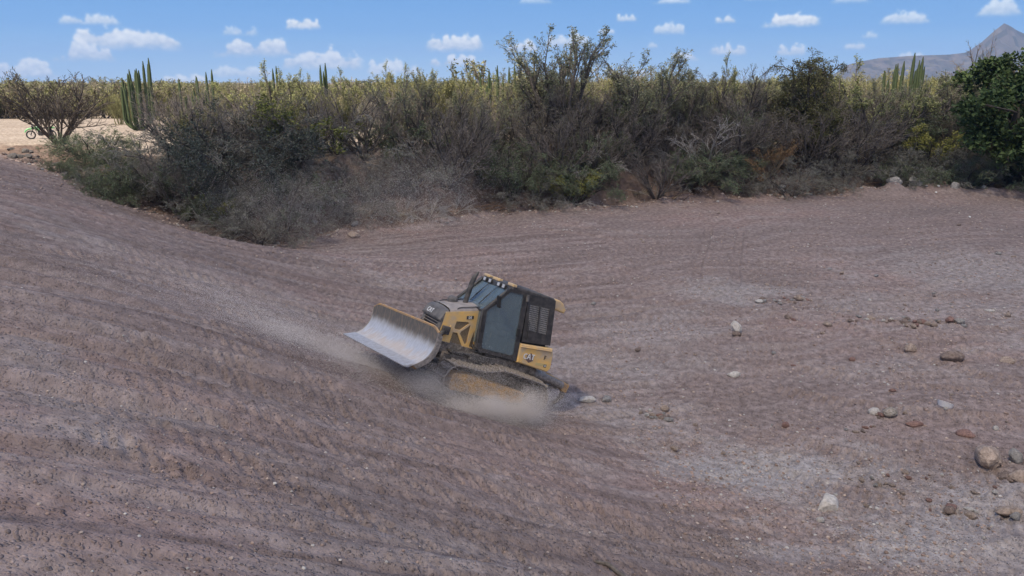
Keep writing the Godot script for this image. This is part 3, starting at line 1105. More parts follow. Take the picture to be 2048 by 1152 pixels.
func dozer_blade(d: Node3D) -> void:
	var w := Vector3(0.0546, -0.0576, 0.997).normalized()
	var u := Vector3(-0.499, 1.0095, 0.0855)
	u = (u - w * u.dot(w)).normalized()
	var f := u.cross(w).normalized()
	var at := Vector3(3.0, 0.515, -0.015)
	var B := Node3D.new()
	B.name = "blade"
	B.transform = xf(f, u, w, at)
	d.add_child(B, true)
	# concave face: depth behind the chord for each height
	var hgt := 1.16
	var half := 1.66
	var rows := 22
	var curve := func(t: float) -> float:
		return -0.30 * sin(PI * clampf(t * 0.93 + 0.03, 0, 1)) + 0.02
	var face := Shape.new()
	var cols := 20
	var topline := func(z: float) -> float:
		return 1.0 - 0.075 * smoothstep(half - 0.22, half, absf(z))
	for i in rows:
		for j in cols:
			var q := []
			var nr := []
			for c in [[i, j], [i, j + 1], [i + 1, j + 1], [i + 1, j]]:
				var z: float = lerpf(-half, half, float(c[1]) / cols)
				var t: float = lerpf(0.16, topline.call(z), float(c[0]) / rows)
				q.append(Vector3(curve.call(t), t * hgt, z))
				var dx: float = (curve.call(t + 0.01) - curve.call(t - 0.01)) / (0.02 * hgt)
				nr.append(Vector3(1, -dx, 0).normalized())
			face.tri(q[0], q[1], q[2], nr[0], nr[1], nr[2])
			face.tri(q[0], q[2], q[3], nr[0], nr[2], nr[3])
			# the back of the sheet
			var b := []
			for p in q:
				b.append(p + Vector3(-0.045, 0, 0))
			face.tri(b[0], b[1], b[2], -nr[0], -nr[1], -nr[2])
			face.tri(b[0], b[2], b[3], -nr[0], -nr[2], -nr[3])
	part(B, "mouldboard", face, blade_material())
	var edge := Shape.new()
	var cut := v2([[0.045, -0.02], [0.075, -0.005], [0.012 + curve.call(0.2), 0.235], [-0.04 + curve.call(0.2), 0.235], [-0.03, 0.02]])
	edge.plate(cut, half * 2.0 + 0.02, Transform3D.IDENTITY, 0.006)
	part(B, "cutting_edge", edge, edge_material())
	for s in [-1.0, 1.0]:
		var sd := Shape.new()
		var pl := []
		for k in 13:
			var t := 0.12 + (0.925 - 0.12) * k / 12.0
			pl.append([curve.call(t) + 0.012, t * hgt])
		for k in 7:
			var t := 0.925 - (0.925 - 0.12) * k / 6.0
			pl.append([curve.call(t) - 0.15 + 0.03 * k / 6.0, t * hgt])
		sd.plate(v2(pl), 0.035, at_pos(0, 0, s * (half + 0.018)), 0.006)
		part(B, "end_plate", sd, M.steel)
	var top := Shape.new()
	var path := PackedVector3Array()
	var rad := PackedFloat32Array()
	for k in 25:
		var z := lerpf(-half, half, k / 24.0)
		var t: float = topline.call(z)
		path.append(Vector3(curve.call(t) - 0.035, t * hgt + 0.004, z))
		rad.append(0.035)
	top.tube(path, rad, 8)
	part(B, "top_rail", top, M.yellow_worn)
	var back := Shape.new()
	back.box(Vector3(0.2, 0.26, 2.6), at_pos(-0.46, 0.55, 0), 0.02)
	back.box(Vector3(0.12, 0.14, 3.1), at_pos(-0.27, 0.2, 0), 0.02)
	for z in [-1.4, -0.75, 0.0, 0.75, 1.4]:
		var rib := []
		for k in 9:
			var t := 0.16 + 0.76 * k / 8.0
			rib.append([curve.call(t) - 0.05, t * hgt])
		for k in 5:
			var t := 0.92 - 0.76 * k / 4.0
			rib.append([curve.call(t) - 0.2 - 0.06 * sin(PI * k / 4.0), t * hgt])
		back.plate(v2(rib), 0.05, at_pos(0, 0, z))
	part(B, "back_ribs", back, M.yellow_worn)
	var arms := Shape.new()
	for s in [-1.0, 1.0]:
		arms.tube(PackedVector3Array([Vector3(0.55, 0.55, s * 0.6), Vector3(1.75, 0.55, s * 0.6), Vector3(2.12, 0.72, s * 0.42), Vector3(2.27, 0.92, s * 0.2)]), PackedFloat32Array([0.12, 0.12, 0.12, 0.11]), 8)
	arms.box(Vector3(0.3, 0.3, 1.2), at_pos(1.98, 0.66, 0), 0.04)
	part(d, "push_frame", arms, M.under)
	for s in [-1.0, 1.0]:
		var cy := Shape.new()
		cy.rod(Vector3(1.62, 1.5, s * 0.56), Vector3(1.98, 0.98, s * 0.56), 0.062, 12)
		cy.rod(Vector3(1.98, 0.98, s * 0.56), Vector3(2.2, 0.68, s * 0.56), 0.033, 10)
		cy.box(Vector3(0.2, 0.2, 0.16), at_pos(1.6, 1.5, s * 0.53))
		part(d, "lift_cylinder", cy, M.black)
	for z in [-0.36, -0.28, 0.28, 0.36]:
		var ho := Shape.new()
		ho.tube(PackedVector3Array([Vector3(1.6, 1.12, z), Vector3(1.85, 1.22, z * 1.1), Vector3(2.05, 1.08, z * 1.25), Vector3(2.22, 0.92, z * 1.4)]), PackedFloat32Array([0.02, 0.02, 0.02, 0.02]), 6)
		part(d, "hydraulic_hose", ho, M.seat)
	for s in [-1.0, 1.0]:
		var an := Shape.new()
		an.rod(Vector3(1.5, 0.72, s * 0.5), Vector3(2.05, 0.85, s * 0.84), 0.055, 10)
		an.rod(Vector3(2.1, 0.84, s * 0.83), Vector3(2.3, 0.9, s * 0.95), 0.032, 8)
		part(d, "angle_cylinder", an, M.black)

func blade_material() -> StandardMaterial3D:
	# steel scoured bright in the middle, old paint and caked earth along the top, a smear of dried mud below
	var W := 512
	var H := 256
	var f := FastNoiseLite.new()
	f.seed = 88
	f.frequency = 0.02
	f.fractal_octaves = 5
	var im := Image.create_empty(W, H, false, Image.FORMAT_RGB8)
	var rg := Image.create_empty(W, H, false, Image.FORMAT_RGB8)
	for y in H:
		var t := 1.0 - (y + 0.5) / H
		for x in W:
			var a := f.get_noise_2d(x * 1.0, y * 0.35)
			var b := f.get_noise_2d(x * 3.5 + 400.0, y * 0.9)
			var g := f.get_noise_2d(x * 14.0 + 900.0, y * 0.5)
			var caked := smoothstep(0.60, 0.80, t + 0.05 * a + 0.05 * g)
			var mud := smoothstep(0.0, 0.9, 0.62 + 0.55 * a + 0.18 * b - absf(t - 0.30 - 0.08 * a) * 2.6)
			var c := Color(0.60, 0.61, 0.64).lerp(Color(0.49, 0.495, 0.52), clampf(0.5 + b, 0, 1))
			c = c.lerp(Color(0.40, 0.31, 0.26), mud * 0.5)
			c = c.lerp(Color(0.10, 0.097, 0.098).lerp(Color(0.17, 0.145, 0.125), clampf(0.3 + 1.4 * b, 0, 1)), caked)
			im.set_pixel(x, y, c.linear_to_srgb())
			var rough := lerpf(lerpf(0.5, 0.8, mud), 0.85, caked)
			rg.set_pixel(x, y, Color(lerpf(0.42, 0.0, maxf(mud * 0.85, caked)), rough, 0))
	var m := StandardMaterial3D.new()
	m.albedo_texture = ImageTexture.create_from_image(im)
	var rt := ImageTexture.create_from_image(rg)
	m.roughness = 1.0
	m.roughness_texture = rt
	m.roughness_texture_channel = BaseMaterial3D.TEXTURE_CHANNEL_GREEN
	m.metallic = 1.0
	m.metallic_texture = rt
	m.metallic_texture_channel = BaseMaterial3D.TEXTURE_CHANNEL_RED
	m.uv1_triplanar = true
	m.uv1_triplanar_sharpness = 20.0
	m.uv1_scale = Vector3(0.3, 1.0 / 1.16, 1.0 / 3.32)
	m.uv1_offset = Vector3(0, 0, 0.5)
	return m

func edge_material() -> StandardMaterial3D:
	return grainy(0.7, noise_tex(128, 0.04, 91, Color(0.38, 0.37, 0.37), Color(0.58, 0.58, 0.61), 5, 0.45), 0.48, 0.4)

func dozer_hood(d: Node3D) -> void:
	var outline := [[1.72, 1.92], [0.67, 2.22], [0.52, 1.22], [1.72, 1.07]]
	var holes := [[[1.36, 1.77], [1.04, 1.83], [1.0, 1.80], [1.18, 1.585], [1.33, 1.575], [1.37, 1.62]], [[0.95, 1.77], [0.88, 1.3], [0.93, 1.27], [1.16, 1.50], [1.15, 1.55]], [[1.37, 1.49], [1.24, 1.50], [1.0, 1.22], [1.02, 1.18], [1.32, 1.18], [1.36, 1.21]], [[0.79, 1.68], [0.67, 1.28], [0.69, 1.24], [0.76, 1.22], [0.80, 1.27]]]
	for s in [-1.0, 1.0]:
		cut_plate(d, "side_panel", outline, holes, s * 0.5, 0.03, M.yellow)
		var sc := Shape.new()
		sc.plate(v2([[1.45, 1.85], [0.7, 1.95], [0.6, 1.15], [1.45, 1.12]]), 0.012, at_pos(0, 0, s * 0.472))
		part(d, "perforated_screen", sc, M.screen)
		var h := Shape.new()
		h.tube(PackedVector3Array([Vector3(1.49, 1.63, s * 0.515), Vector3(1.49, 1.63, s * 0.55), Vector3(1.62, 1.31, s * 0.55), Vector3(1.69, 1.27, s * 0.55), Vector3(1.69, 1.27, s * 0.515)]), PackedFloat32Array([0.014, 0.014, 0.014, 0.014, 0.014]), 6)
		part(d, "grab_handle", h, M.yellow)
		var frame := Shape.new()
		frame.plate(v2([[1.725, 1.92], [1.66, 1.935], [1.66, 1.06], [1.76, 1.04], [1.80, 1.5]]), 0.14, at_pos(0, 0, s * 0.43), 0.02)
		part(d, "radiator_post", frame, M.plastic)
	var back := Shape.new()
	back.box(Vector3(1.05, 0.75, 0.9), at_pos(1.15, 1.5, 0), 0.02)
	part(d, "engine_block", back, M.under)
	# the hood lid: raised in the middle, rolled over at the edges
	var lid := Shape.new()
	var prof := [[-0.50, 0.0], [-0.485, 0.035], [-0.40, 0.075], [-0.15, 0.10], [0.15, 0.10], [0.40, 0.075], [0.485, 0.035], [0.50, 0.0]]
	var ends := [[1.62, 1.945], [1.2, 2.068], [0.67, 2.222]]
	for k in ends.size() - 1:
		for i in prof.size() - 1:
			var a := Vector3(ends[k][0], ends[k][1] + prof[i][1], prof[i][0])
			var b := Vector3(ends[k][0], ends[k][1] + prof[i + 1][1], prof[i + 1][0])
			var c := Vector3(ends[k + 1][0], ends[k + 1][1] + prof[i + 1][1], prof[i + 1][0])
			var e := Vector3(ends[k + 1][0], ends[k + 1][1] + prof[i][1], prof[i][0])
			lid.flat(a, b, c, Vector3.UP)
			lid.flat(a, c, e, Vector3.UP)
	part(d, "hood", lid, M.hood)
	# the nose: sloping cap with the maker's word, grille bars below
	var nose := Shape.new()
	var np := [[-0.50, 0.0], [-0.44, 0.05], [-0.15, 0.085], [0.15, 0.085], [0.44, 0.05], [0.50, 0.0]]
	var line := [[1.63, 1.945], [1.74, 1.90], [1.82, 1.70], [1.80, 1.66]]
	for k in line.size() - 1:
		for i in np.size() - 1:
			var a := Vector3(line[k][0] + np[i][1] * 0.4, line[k][1] + np[i][1] * (1.0 if k == 0 else 0.5), np[i][0])
			var b := Vector3(line[k][0] + np[i + 1][1] * 0.4, line[k][1] + np[i + 1][1] * (1.0 if k == 0 else 0.5), np[i + 1][0])
			var c := Vector3(line[k + 1][0] + np[i + 1][1] * 0.4, line[k + 1][1] + np[i + 1][1] * (0.5 if k == 0 else 0.2), np[i + 1][0])
			var e := Vector3(line[k + 1][0] + np[i][1] * 0.4, line[k + 1][1] + np[i][1] * (0.5 if k == 0 else 0.2), np[i][0])
			if k == 1:
				a.y = line[1][1] + np[i][1] * 0.5
				b.y = line[1][1] + np[i + 1][1] * 0.5
			nose.flat(a, b, c, Vector3(1, 0.6, 0))
			nose.flat(a, c, e, Vector3(1, 0.6, 0))
	for s in [-1.0, 1.0]:
		nose.plate(v2([[1.63, 1.945], [1.74, 1.90], [1.82, 1.70], [1.80, 1.66], [1.63, 1.66]]), 0.02, at_pos(0, 0, s * 0.495))
	part(d, "nose_cap", nose, M.plastic)
	var slope := Vector3(0.08, -0.20, 0).normalized()
	var nn := Vector3(0.20, 0.08, 0).normalized()
	lettering(d, "CAT", 0.17, M.white, xf(Vector3(0, 0, -1), -slope, nn, Vector3(1.793, 1.80, 0.08) + nn * 0.05))
	var core := Shape.new()
	core.box(Vector3(0.06, 0.6, 0.78), at_pos(1.70, 1.36, 0))
	part(d, "radiator", core, M.frame_black)
	for k in 8:
		var g := Shape.new()
		g.box(Vector3(0.025, 0.012, 0.8), at_pos(1.785 - 0.004 * k, 1.62 - k * 0.07, 0), 0.003)
		part(d, "grille_bar", g, M.hood)
	# exhaust stack with a slanted mouth
	var ex := Shape.new()
	ex.tube(PackedVector3Array([Vector3(0.97, 2.12, 0.04), Vector3(0.98, 2.35, 0.04), Vector3(0.98, 2.75, 0.04), Vector3(0.95, 2.93, 0.05), Vector3(0.88, 3.07, 0.06)]), PackedFloat32Array([0.068, 0.066, 0.066, 0.062, 0.02]), 14)
	part(d, "exhaust_stack", ex, M.black)
	var pre := Shape.new()
	pre.lathe(Vector3(1.25, 2.05, 0.22), Vector3.UP, PackedVector2Array([Vector2(0, 0.0), Vector2(0, 0.065), Vector2(0.06, 0.065), Vector2(0.07, 0.12), Vector2(0.16, 0.135), Vector2(0.215, 0.115), Vector2(0.245, 0.06), Vector2(0.25, 0.0)]), 20)
	part(d, "air_precleaner", pre, M.plastic)
	var rail := Shape.new()
	rail.tube(PackedVector3Array([Vector3(1.50, 1.98, 0.34), Vector3(1.52, 2.07, 0.34), Vector3(1.45, 2.11, 0.34), Vector3(0.84, 2.30, 0.34), Vector3(0.80, 2.28, 0.34), Vector3(0.79, 2.18, 0.34)]), PackedFloat32Array([0.014, 0.014, 0.014, 0.014, 0.014, 0.014]), 6)
	part(d, "hand_rail", rail, M.frame_black)
	var rail2 := Shape.new()
	rail2.tube(PackedVector3Array([Vector3(1.45, 2.0, -0.44), Vector3(1.38, 2.10, -0.45), Vector3(1.28, 2.14, -0.45), Vector3(0.70, 2.30, -0.45), Vector3(0.66, 2.24, -0.45)]), PackedFloat32Array([0.014, 0.014, 0.014, 0.014, 0.014]), 6)
	part(d, "hand_rail", rail2, M.frame_black)
	var near := Basis(Vector3(-1, 0, 0), Vector3(0, 1, 0), Vector3(0, 0, -1))
	near = Basis(Vector3(0, 0, 1), -0.2755) * near
	var plate := Shape.new()
	plate.box(Vector3(0.2, 0.085, 0.006), Transform3D(near, Vector3(1.03, 1.95, -0.519)), 0.002)
	part(d, "model_plate", plate, M.frame_black)
	lettering(d, "D5", 0.085, M.white, Transform3D(near, Vector3(1.03, 1.95, -0.526)))
	# fender and step ledge above the track
	var led := Shape.new()
	led.box(Vector3(1.35, 0.05, 0.24), Transform3D(Basis(Vector3(0, 0, 1), -0.05), Vector3(0.72, 1.10, -0.66)), 0.01)
	led.box(Vector3(0.75, 0.16, 0.16), at_pos(0.45, 1.06, -0.7), 0.02)
	led.box(Vector3(1.35, 0.05, 0.24), Transform3D(Basis(Vector3(0, 0, 1), -0.05), Vector3(0.72, 1.10, 0.66)), 0.01)
	part(d, "step_ledge", led, M.black)

func dozer_cab(d: Node3D) -> void:
	var door := [[0.70, 1.27], [0.86, 2.24], [0.33, 2.97], [-0.24, 2.97], [-0.55, 1.22], [0.6, 1.22]]
	var hole := [[0.60, 1.37], [0.775, 2.24], [0.31, 2.87], [-0.10, 2.89], [-0.39, 1.38], [-0.33, 1.33], [0.55, 1.32]]
	var quarter := [[-0.25, 2.97], [-1.12, 3.0], [-1.42, 1.84], [-0.51, 1.74]]
	var qhole := [[-0.37, 2.72], [-1.0, 2.76], [-1.17, 2.08], [-0.56, 2.07]]
	for s in [-1.0, 1.0]:
		cut_plate(d, "door_frame", door, [hole], s * 0.74, 0.05, M.frame_black)
		var g := Shape.new()
		g.plate(v2(hole), 0.008, at_pos(0, 0, s * 0.742), 0.001)
		part(d, "door_glass", g, M.glass)
		cut_plate(d, "quarter_panel", quarter, [qhole], s * 0.74, 0.05, M.frame_black)
		var q := Shape.new()
		q.plate(v2(qhole), 0.008, at_pos(0, 0, s * 0.73), 0.001)
		part(d, "quarter_glass", q, M.glass)
		var sc := Shape.new()
		for k in 15:
			var t := (k + 0.5) / 15.0
			sc.rod(Vector3(lerpf(-0.37, -1.0, t), lerpf(2.72, 2.76, t), s * 0.772), Vector3(lerpf(-0.56, -1.17, t), lerpf(2.07, 2.08, t), s * 0.772), 0.0045, 4)
		for k in 13:
			var t := (k + 0.5) / 13.0
			sc.rod(Vector3(lerpf(-0.37, -0.56, t), lerpf(2.72, 2.07, t), s * 0.772), Vector3(lerpf(-1.0, -1.17, t), lerpf(2.76, 2.08, t), s * 0.772), 0.0045, 4)
		part(d, "window_screen", sc, M.hood)
		var bar := Shape.new()
		bar.box(Vector3(0.045, 0.72, 0.03), Transform3D(Basis(Vector3(0, 0, 1), -0.27), Vector3(-0.775, 2.41, s * 0.775)))
		part(d, "window_bar", bar, M.frame_black)
		var lever := Shape.new()
		lever.box(Vector3(0.09, 0.2, 0.05), Transform3D(Basis(Vector3(0, 0, 1), -0.2), Vector3(-0.31, 1.95, s * 0.775)), 0.02)
		part(d, "door_handle", lever, M.seat)
		var stripe := Shape.new()
		stripe.rod(Vector3(-0.21, 2.93, s * 0.79), Vector3(-0.25, 2.77, s * 0.79), 0.04, 10)
		part(d, "side_lamp", stripe, M.plastic)
	# roof: a shell with rounded edge, front visor in yellow, lamp bar below it
	var roof := Shape.new()
	roof.plate(v2([[0.29, 2.95], [0.27, 3.02], [0.12, 3.06], [-1.05, 3.05], [-1.15, 3.0], [-1.14, 2.95]]), 1.52, Transform3D.IDENTITY, 0.03)
	part(d, "cab_roof", roof, M.black)
	for z in [[-0.62, 0.28], [0.12, 0.34], [0.6, 0.3]]:
		var vis := Shape.new()
		vis.box(Vector3(0.13, 0.075, z[1]), at_pos(0.23, 3.045, z[0]), 0.015)
		part(d, "visor", vis, M.yellow)
	var bar2 := Shape.new()
	bar2.box(Vector3(0.12, 0.14, 1.36), at_pos(0.27, 2.925, 0), 0.02)
	part(d, "lamp_bar", bar2, M.frame_black)
	for z in [-0.47, -0.22, 0.22, 0.50]:
		var la := Shape.new()
		la.box(Vector3(0.07, 0.115, 0.135), at_pos(0.345, 2.945, z), 0.02)
		var lamp := part(d, "work_lamp", la, M.frame_black)
		var lens := Shape.new()
		lens.box(Vector3(0.012, 0.085, 0.105), at_pos(0.382, 2.945, z), 0.004)
		part(lamp, "lens", lens, M.lamp)
	# windscreen
	var ws := Shape.new()
	ws.quad(Vector3(0.86, 2.22, -0.66), Vector3(0.86, 2.22, 0.66), Vector3(0.30, 2.9, 0.70), Vector3(0.30, 2.9, -0.70), Vector3(0.9, 0.45, 0).normalized())
	ws.quad(Vector3(0.86, 2.22, -0.66), Vector3(0.86, 2.22, 0.66), Vector3(0.72, 1.4, 0.66), Vector3(0.72, 1.4, -0.66), Vector3(0.98, -0.1, 0).normalized())
	part(d, "windscreen", ws, M.glass)
	var fr := Shape.new()
	for s in [-1.0, 1.0]:
		fr.tube(PackedVector3Array([Vector3(0.71, 1.25, s * 0.70), Vector3(0.86, 2.23, s * 0.70), Vector3(0.31, 2.95, s * 0.70)]), PackedFloat32Array([0.045, 0.045, 0.045]), 6)
	fr.rod(Vector3(0.86, 2.22, -0.7), Vector3(0.86, 2.22, 0.7), 0.03, 6)
	fr.box(Vector3(0.06, 0.1, 1.4), at_pos(0.68, 1.28, 0))
	part(d, "windscreen_frame", fr, M.frame_black)
	for z in [-0.2, 0.25]:
		var wi := Shape.new()
		wi.rod(Vector3(0.34, 2.90, z), Vector3(0.74, 2.50, z - 0.15), 0.009, 5)
		wi.box(Vector3(0.02, 0.42, 0.02), Transform3D(Basis(Vector3(0, 0, 1), 0.6), Vector3(0.72, 2.50, z - 0.16)), 0.004)
		part(d, "wiper", wi, M.wire)
	# mirror on its arm outside the near front post
	var mi := Shape.new()
	mi.tube(PackedVector3Array([Vector3(0.40, 2.93, -0.76), Vector3(0.50, 2.85, -0.88), Vector3(0.60, 2.66, -0.9)]), PackedFloat32Array([0.012, 0.012, 0.012]), 5)
	mi.box(Vector3(0.05, 0.30, 0.15), Transform3D(Basis(Vector3(0, 0, 1), -0.35), Vector3(0.62, 2.56, -0.88)), 0.02)
	part(d, "mirror", mi, M.seat)
	# back wall of the cab: window with a screen
	var rw := Shape.new()
	rw.quad(Vector3(-1.13, 2.92, -0.70), Vector3(-1.13, 2.92, 0.70), Vector3(-1.38, 1.95, 0.70), Vector3(-1.38, 1.95, -0.70), Vector3(-0.97, 0.25, 0).normalized())
	part(d, "rear_glass", rw, M.glass)
	var rf := Shape.new()
	for z in [-0.70, 0.0, 0.70]:
		rf.tube(PackedVector3Array([Vector3(-1.12, 2.96, z), Vector3(-1.40, 1.86, z)]), PackedFloat32Array([0.04, 0.04]), 6)
	rf.rod(Vector3(-1.13, 2.93, -0.7), Vector3(-1.13, 2.93, 0.7), 0.04, 6)
	rf.rod(Vector3(-1.39, 1.90, -0.7), Vector3(-1.39, 1.90, 0.7), 0.05, 6)
	part(d, "rear_frame", rf, M.frame_black)
	var rs := Shape.new()
	for k in 15:
		var z := -0.68 + k * 0.097
		rs.rod(Vector3(-1.15, 2.92, z), Vector3(-1.40, 1.95, z), 0.004, 4)
	for k in 11:
		var t := k / 10.0
		rs.rod(Vector3(lerpf(-1.15, -1.40, t), lerpf(2.92, 1.95, t), -0.7), Vector3(lerpf(-1.15, -1.40, t), lerpf(2.92, 1.95, t), 0.7), 0.004, 4)
	part(d, "rear_screen", rs, M.hood)
	for q in [[Vector3(0.80, 1.45, -0.775), Vector3(0.86, 1.5, -0.81), Vector3(0.94, 2.05, -0.81), Vector3(0.90, 2.12, -0.775)], [Vector3(-0.58, 1.84, -0.775), Vector3(-0.60, 1.86, -0.82), Vector3(-0.50, 2.28, -0.82), Vector3(-0.47, 2.32, -0.775)]]:
		var gr := Shape.new()
		gr.tube(PackedVector3Array(q), PackedFloat32Array([0.013, 0.013, 0.013, 0.013]), 6)
		part(d, "grab_rail", gr, M.frame_black)
	# inside: floor, seat, consoles
	var fl := Shape.new()
	fl.box(Vector3(1.2, 0.06, 1.38), at_pos(0.08, 1.24, 0))
	fl.box(Vector3(0.75, 0.5, 1.38), at_pos(-0.95, 1.58, 0))
	part(d, "cab_floor", fl, M.seat)
	var seat := Shape.new()
	seat.box(Vector3(0.5, 0.14, 0.5), at_pos(-0.35, 1.72, 0), 0.05)
	seat.box(Vector3(0.16, 0.75, 0.5), Transform3D(Basis(Vector3(0, 0, 1), 0.12), Vector3(-0.64, 2.08, 0)), 0.06)
	seat.box(Vector3(0.12, 0.2, 0.28), at_pos(-0.72, 2.52, 0), 0.05)
	seat.box(Vector3(0.36, 0.42, 0.4), at_pos(-0.35, 1.46, 0), 0.03)
	part(d, "seat", seat, M.seat)
	for s in [-1.0, 1.0]:
		var co := Shape.new()
		co.box(Vector3(0.55, 0.14, 0.2), at_pos(-0.12, 1.92, s * 0.38), 0.04)
		co.rod(Vector3(0.08, 1.95, s * 0.38), Vector3(0.12, 2.14, s * 0.38), 0.025, 8)
		part(d, "control_console", co, M.seat)
	var dash := Shape.new()
	dash.box(Vector3(0.22, 0.4, 0.9), at_pos(0.68, 1.98, 0), 0.05)
	part(d, "dashboard", dash, M.seat)

func dozer_rear(d: Node3D) -> void:
	var tank := Shape.new()
	tank.plate(v2([[-0.48, 1.69], [-0.56, 1.2], [-1.58, 1.14], [-1.66, 1.25], [-1.60, 1.62], [-1.52, 1.78]]), 1.6, Transform3D.IDENTITY, 0.03)
	part(d, "fuel_tank", tank, M.yellow)
	var lip := Shape.new()
	lip.box(Vector3(1.0, 0.03, 0.06), Transform3D(Basis(Vector3(0, 0, 1), -0.09), Vector3(-1.0, 1.665, -0.805)), 0.008)
	part(d, "tank_seam", lip, M.yellow)
	var near := Basis(Vector3(0, 0, 1), -0.08) * Basis(Vector3(-1, 0, 0), Vector3(0, 1, 0), Vector3(0, 0, -1))
	var hex := Shape.new()
	var hp := []
	for k in 6:
		hp.append([0.13 * cos(TAU * k / 6.0 + 0.5), 0.13 * sin(TAU * k / 6.0 + 0.5)])
	hex.plate(v2(hp), 0.006, Transform3D(near, Vector3(-0.90, 1.395, -0.803)), 0.001)
	part(d, "badge", hex, M.badge)
	lettering(d, "CAT", 0.2, M.white, Transform3D(near, Vector3(-0.85, 1.42, -0.812)))
	lettering(d, "F", 0.15, M.frame_black, Transform3D(near, Vector3(-1.36, 1.50, -0.806)))
	var strip := Shape.new()
	strip.box(Vector3(0.36, 0.075, 0.005), Transform3D(near, Vector3(-1.31, 1.30, -0.803)), 0.001)
	part(d, "data_label", strip, mat(Color(0.55, 0.43, 0.2), 0.6))
	var sq := Shape.new()
	sq.box(Vector3(0.09, 0.075, 0.006), Transform3D(near, Vector3(-1.44, 1.29, -0.807)), 0.001)
	part(d, "data_label", sq, M.frame_black)
	lettering(d, "D5", 0.06, M.white, Transform3D(near, Vector3(-1.44, 1.29, -0.812)))
	var tail := Shape.new()
	tail.box(Vector3(0.02, 0.05, 0.06), at_pos(-1.665, 1.36, -0.72), 0.005)
	part(d, "rear_reflector", tail, M.red)
	var ac := Shape.new()
	ac.plate(v2([[-1.14, 3.03], [-1.14, 2.77], [-1.62, 2.74], [-1.64, 2.84], [-1.52, 2.98], [-1.36, 3.04]]), 1.1, at_pos(0, 0, -0.08), 0.03)
	part(d, "air_conditioner", ac, M.yellow)
	# ripper
	var bm := Shape.new()
	for s in [-1.0, 1.0]:
		bm.tube(PackedVector3Array([Vector3(-1.35, 0.98, s * 0.43), Vector3(-1.85, 0.93, s * 0.43), Vector3(-2.5, 0.84, s * 0.43)]), PackedFloat32Array([0.115, 0.115, 0.105]), 8)
		bm.rod(Vector3(-1.45, 0.62, s * 0.3), Vector3(-2.45, 0.74, s * 0.3), 0.06, 8)
	part(d, "ripper_arm", bm, M.steel)
	var beam := Shape.new()
	beam.box(Vector3(0.2, 0.24, 1.0), Transform3D(Basis(Vector3(0, 0, 1), 0.15), Vector3(-2.58, 0.82, 0)), 0.03)
	part(d, "ripper_beam", beam, M.yellow_worn)
	for z in [-0.43, 0.43]:
		var sh := Shape.new()
		sh.plate(v2([[-2.68, 0.95], [-2.68, 0.62], [-2.645, 0.48], [-2.54, 0.36], [-2.42, 0.285], [-2.37, 0.27], [-2.42, 0.36], [-2.50, 0.46], [-2.54, 0.56], [-2.55, 0.66], [-2.55, 0.95]]), 0.11, at_pos(0, 0, z), 0.012)
		var shank := part(d, "ripper_shank", sh, M.under)
		var tip := Shape.new()
		tip.plate(v2([[-2.48, 0.355], [-2.50, 0.30], [-2.33, 0.235], [-2.42, 0.345]]), 0.085, at_pos(0, 0, z), 0.01)
		part(shank, "ripper_tip", tip, M.steel)
		var hd := Shape.new()
		hd.box(Vector3(0.2, 0.26, 0.15), Transform3D(Basis(Vector3(0, 0, 1), 0.15), Vector3(-2.615, 0.80, z)), 0.03)
		part(d, "shank_holder", hd, M.yellow_worn)

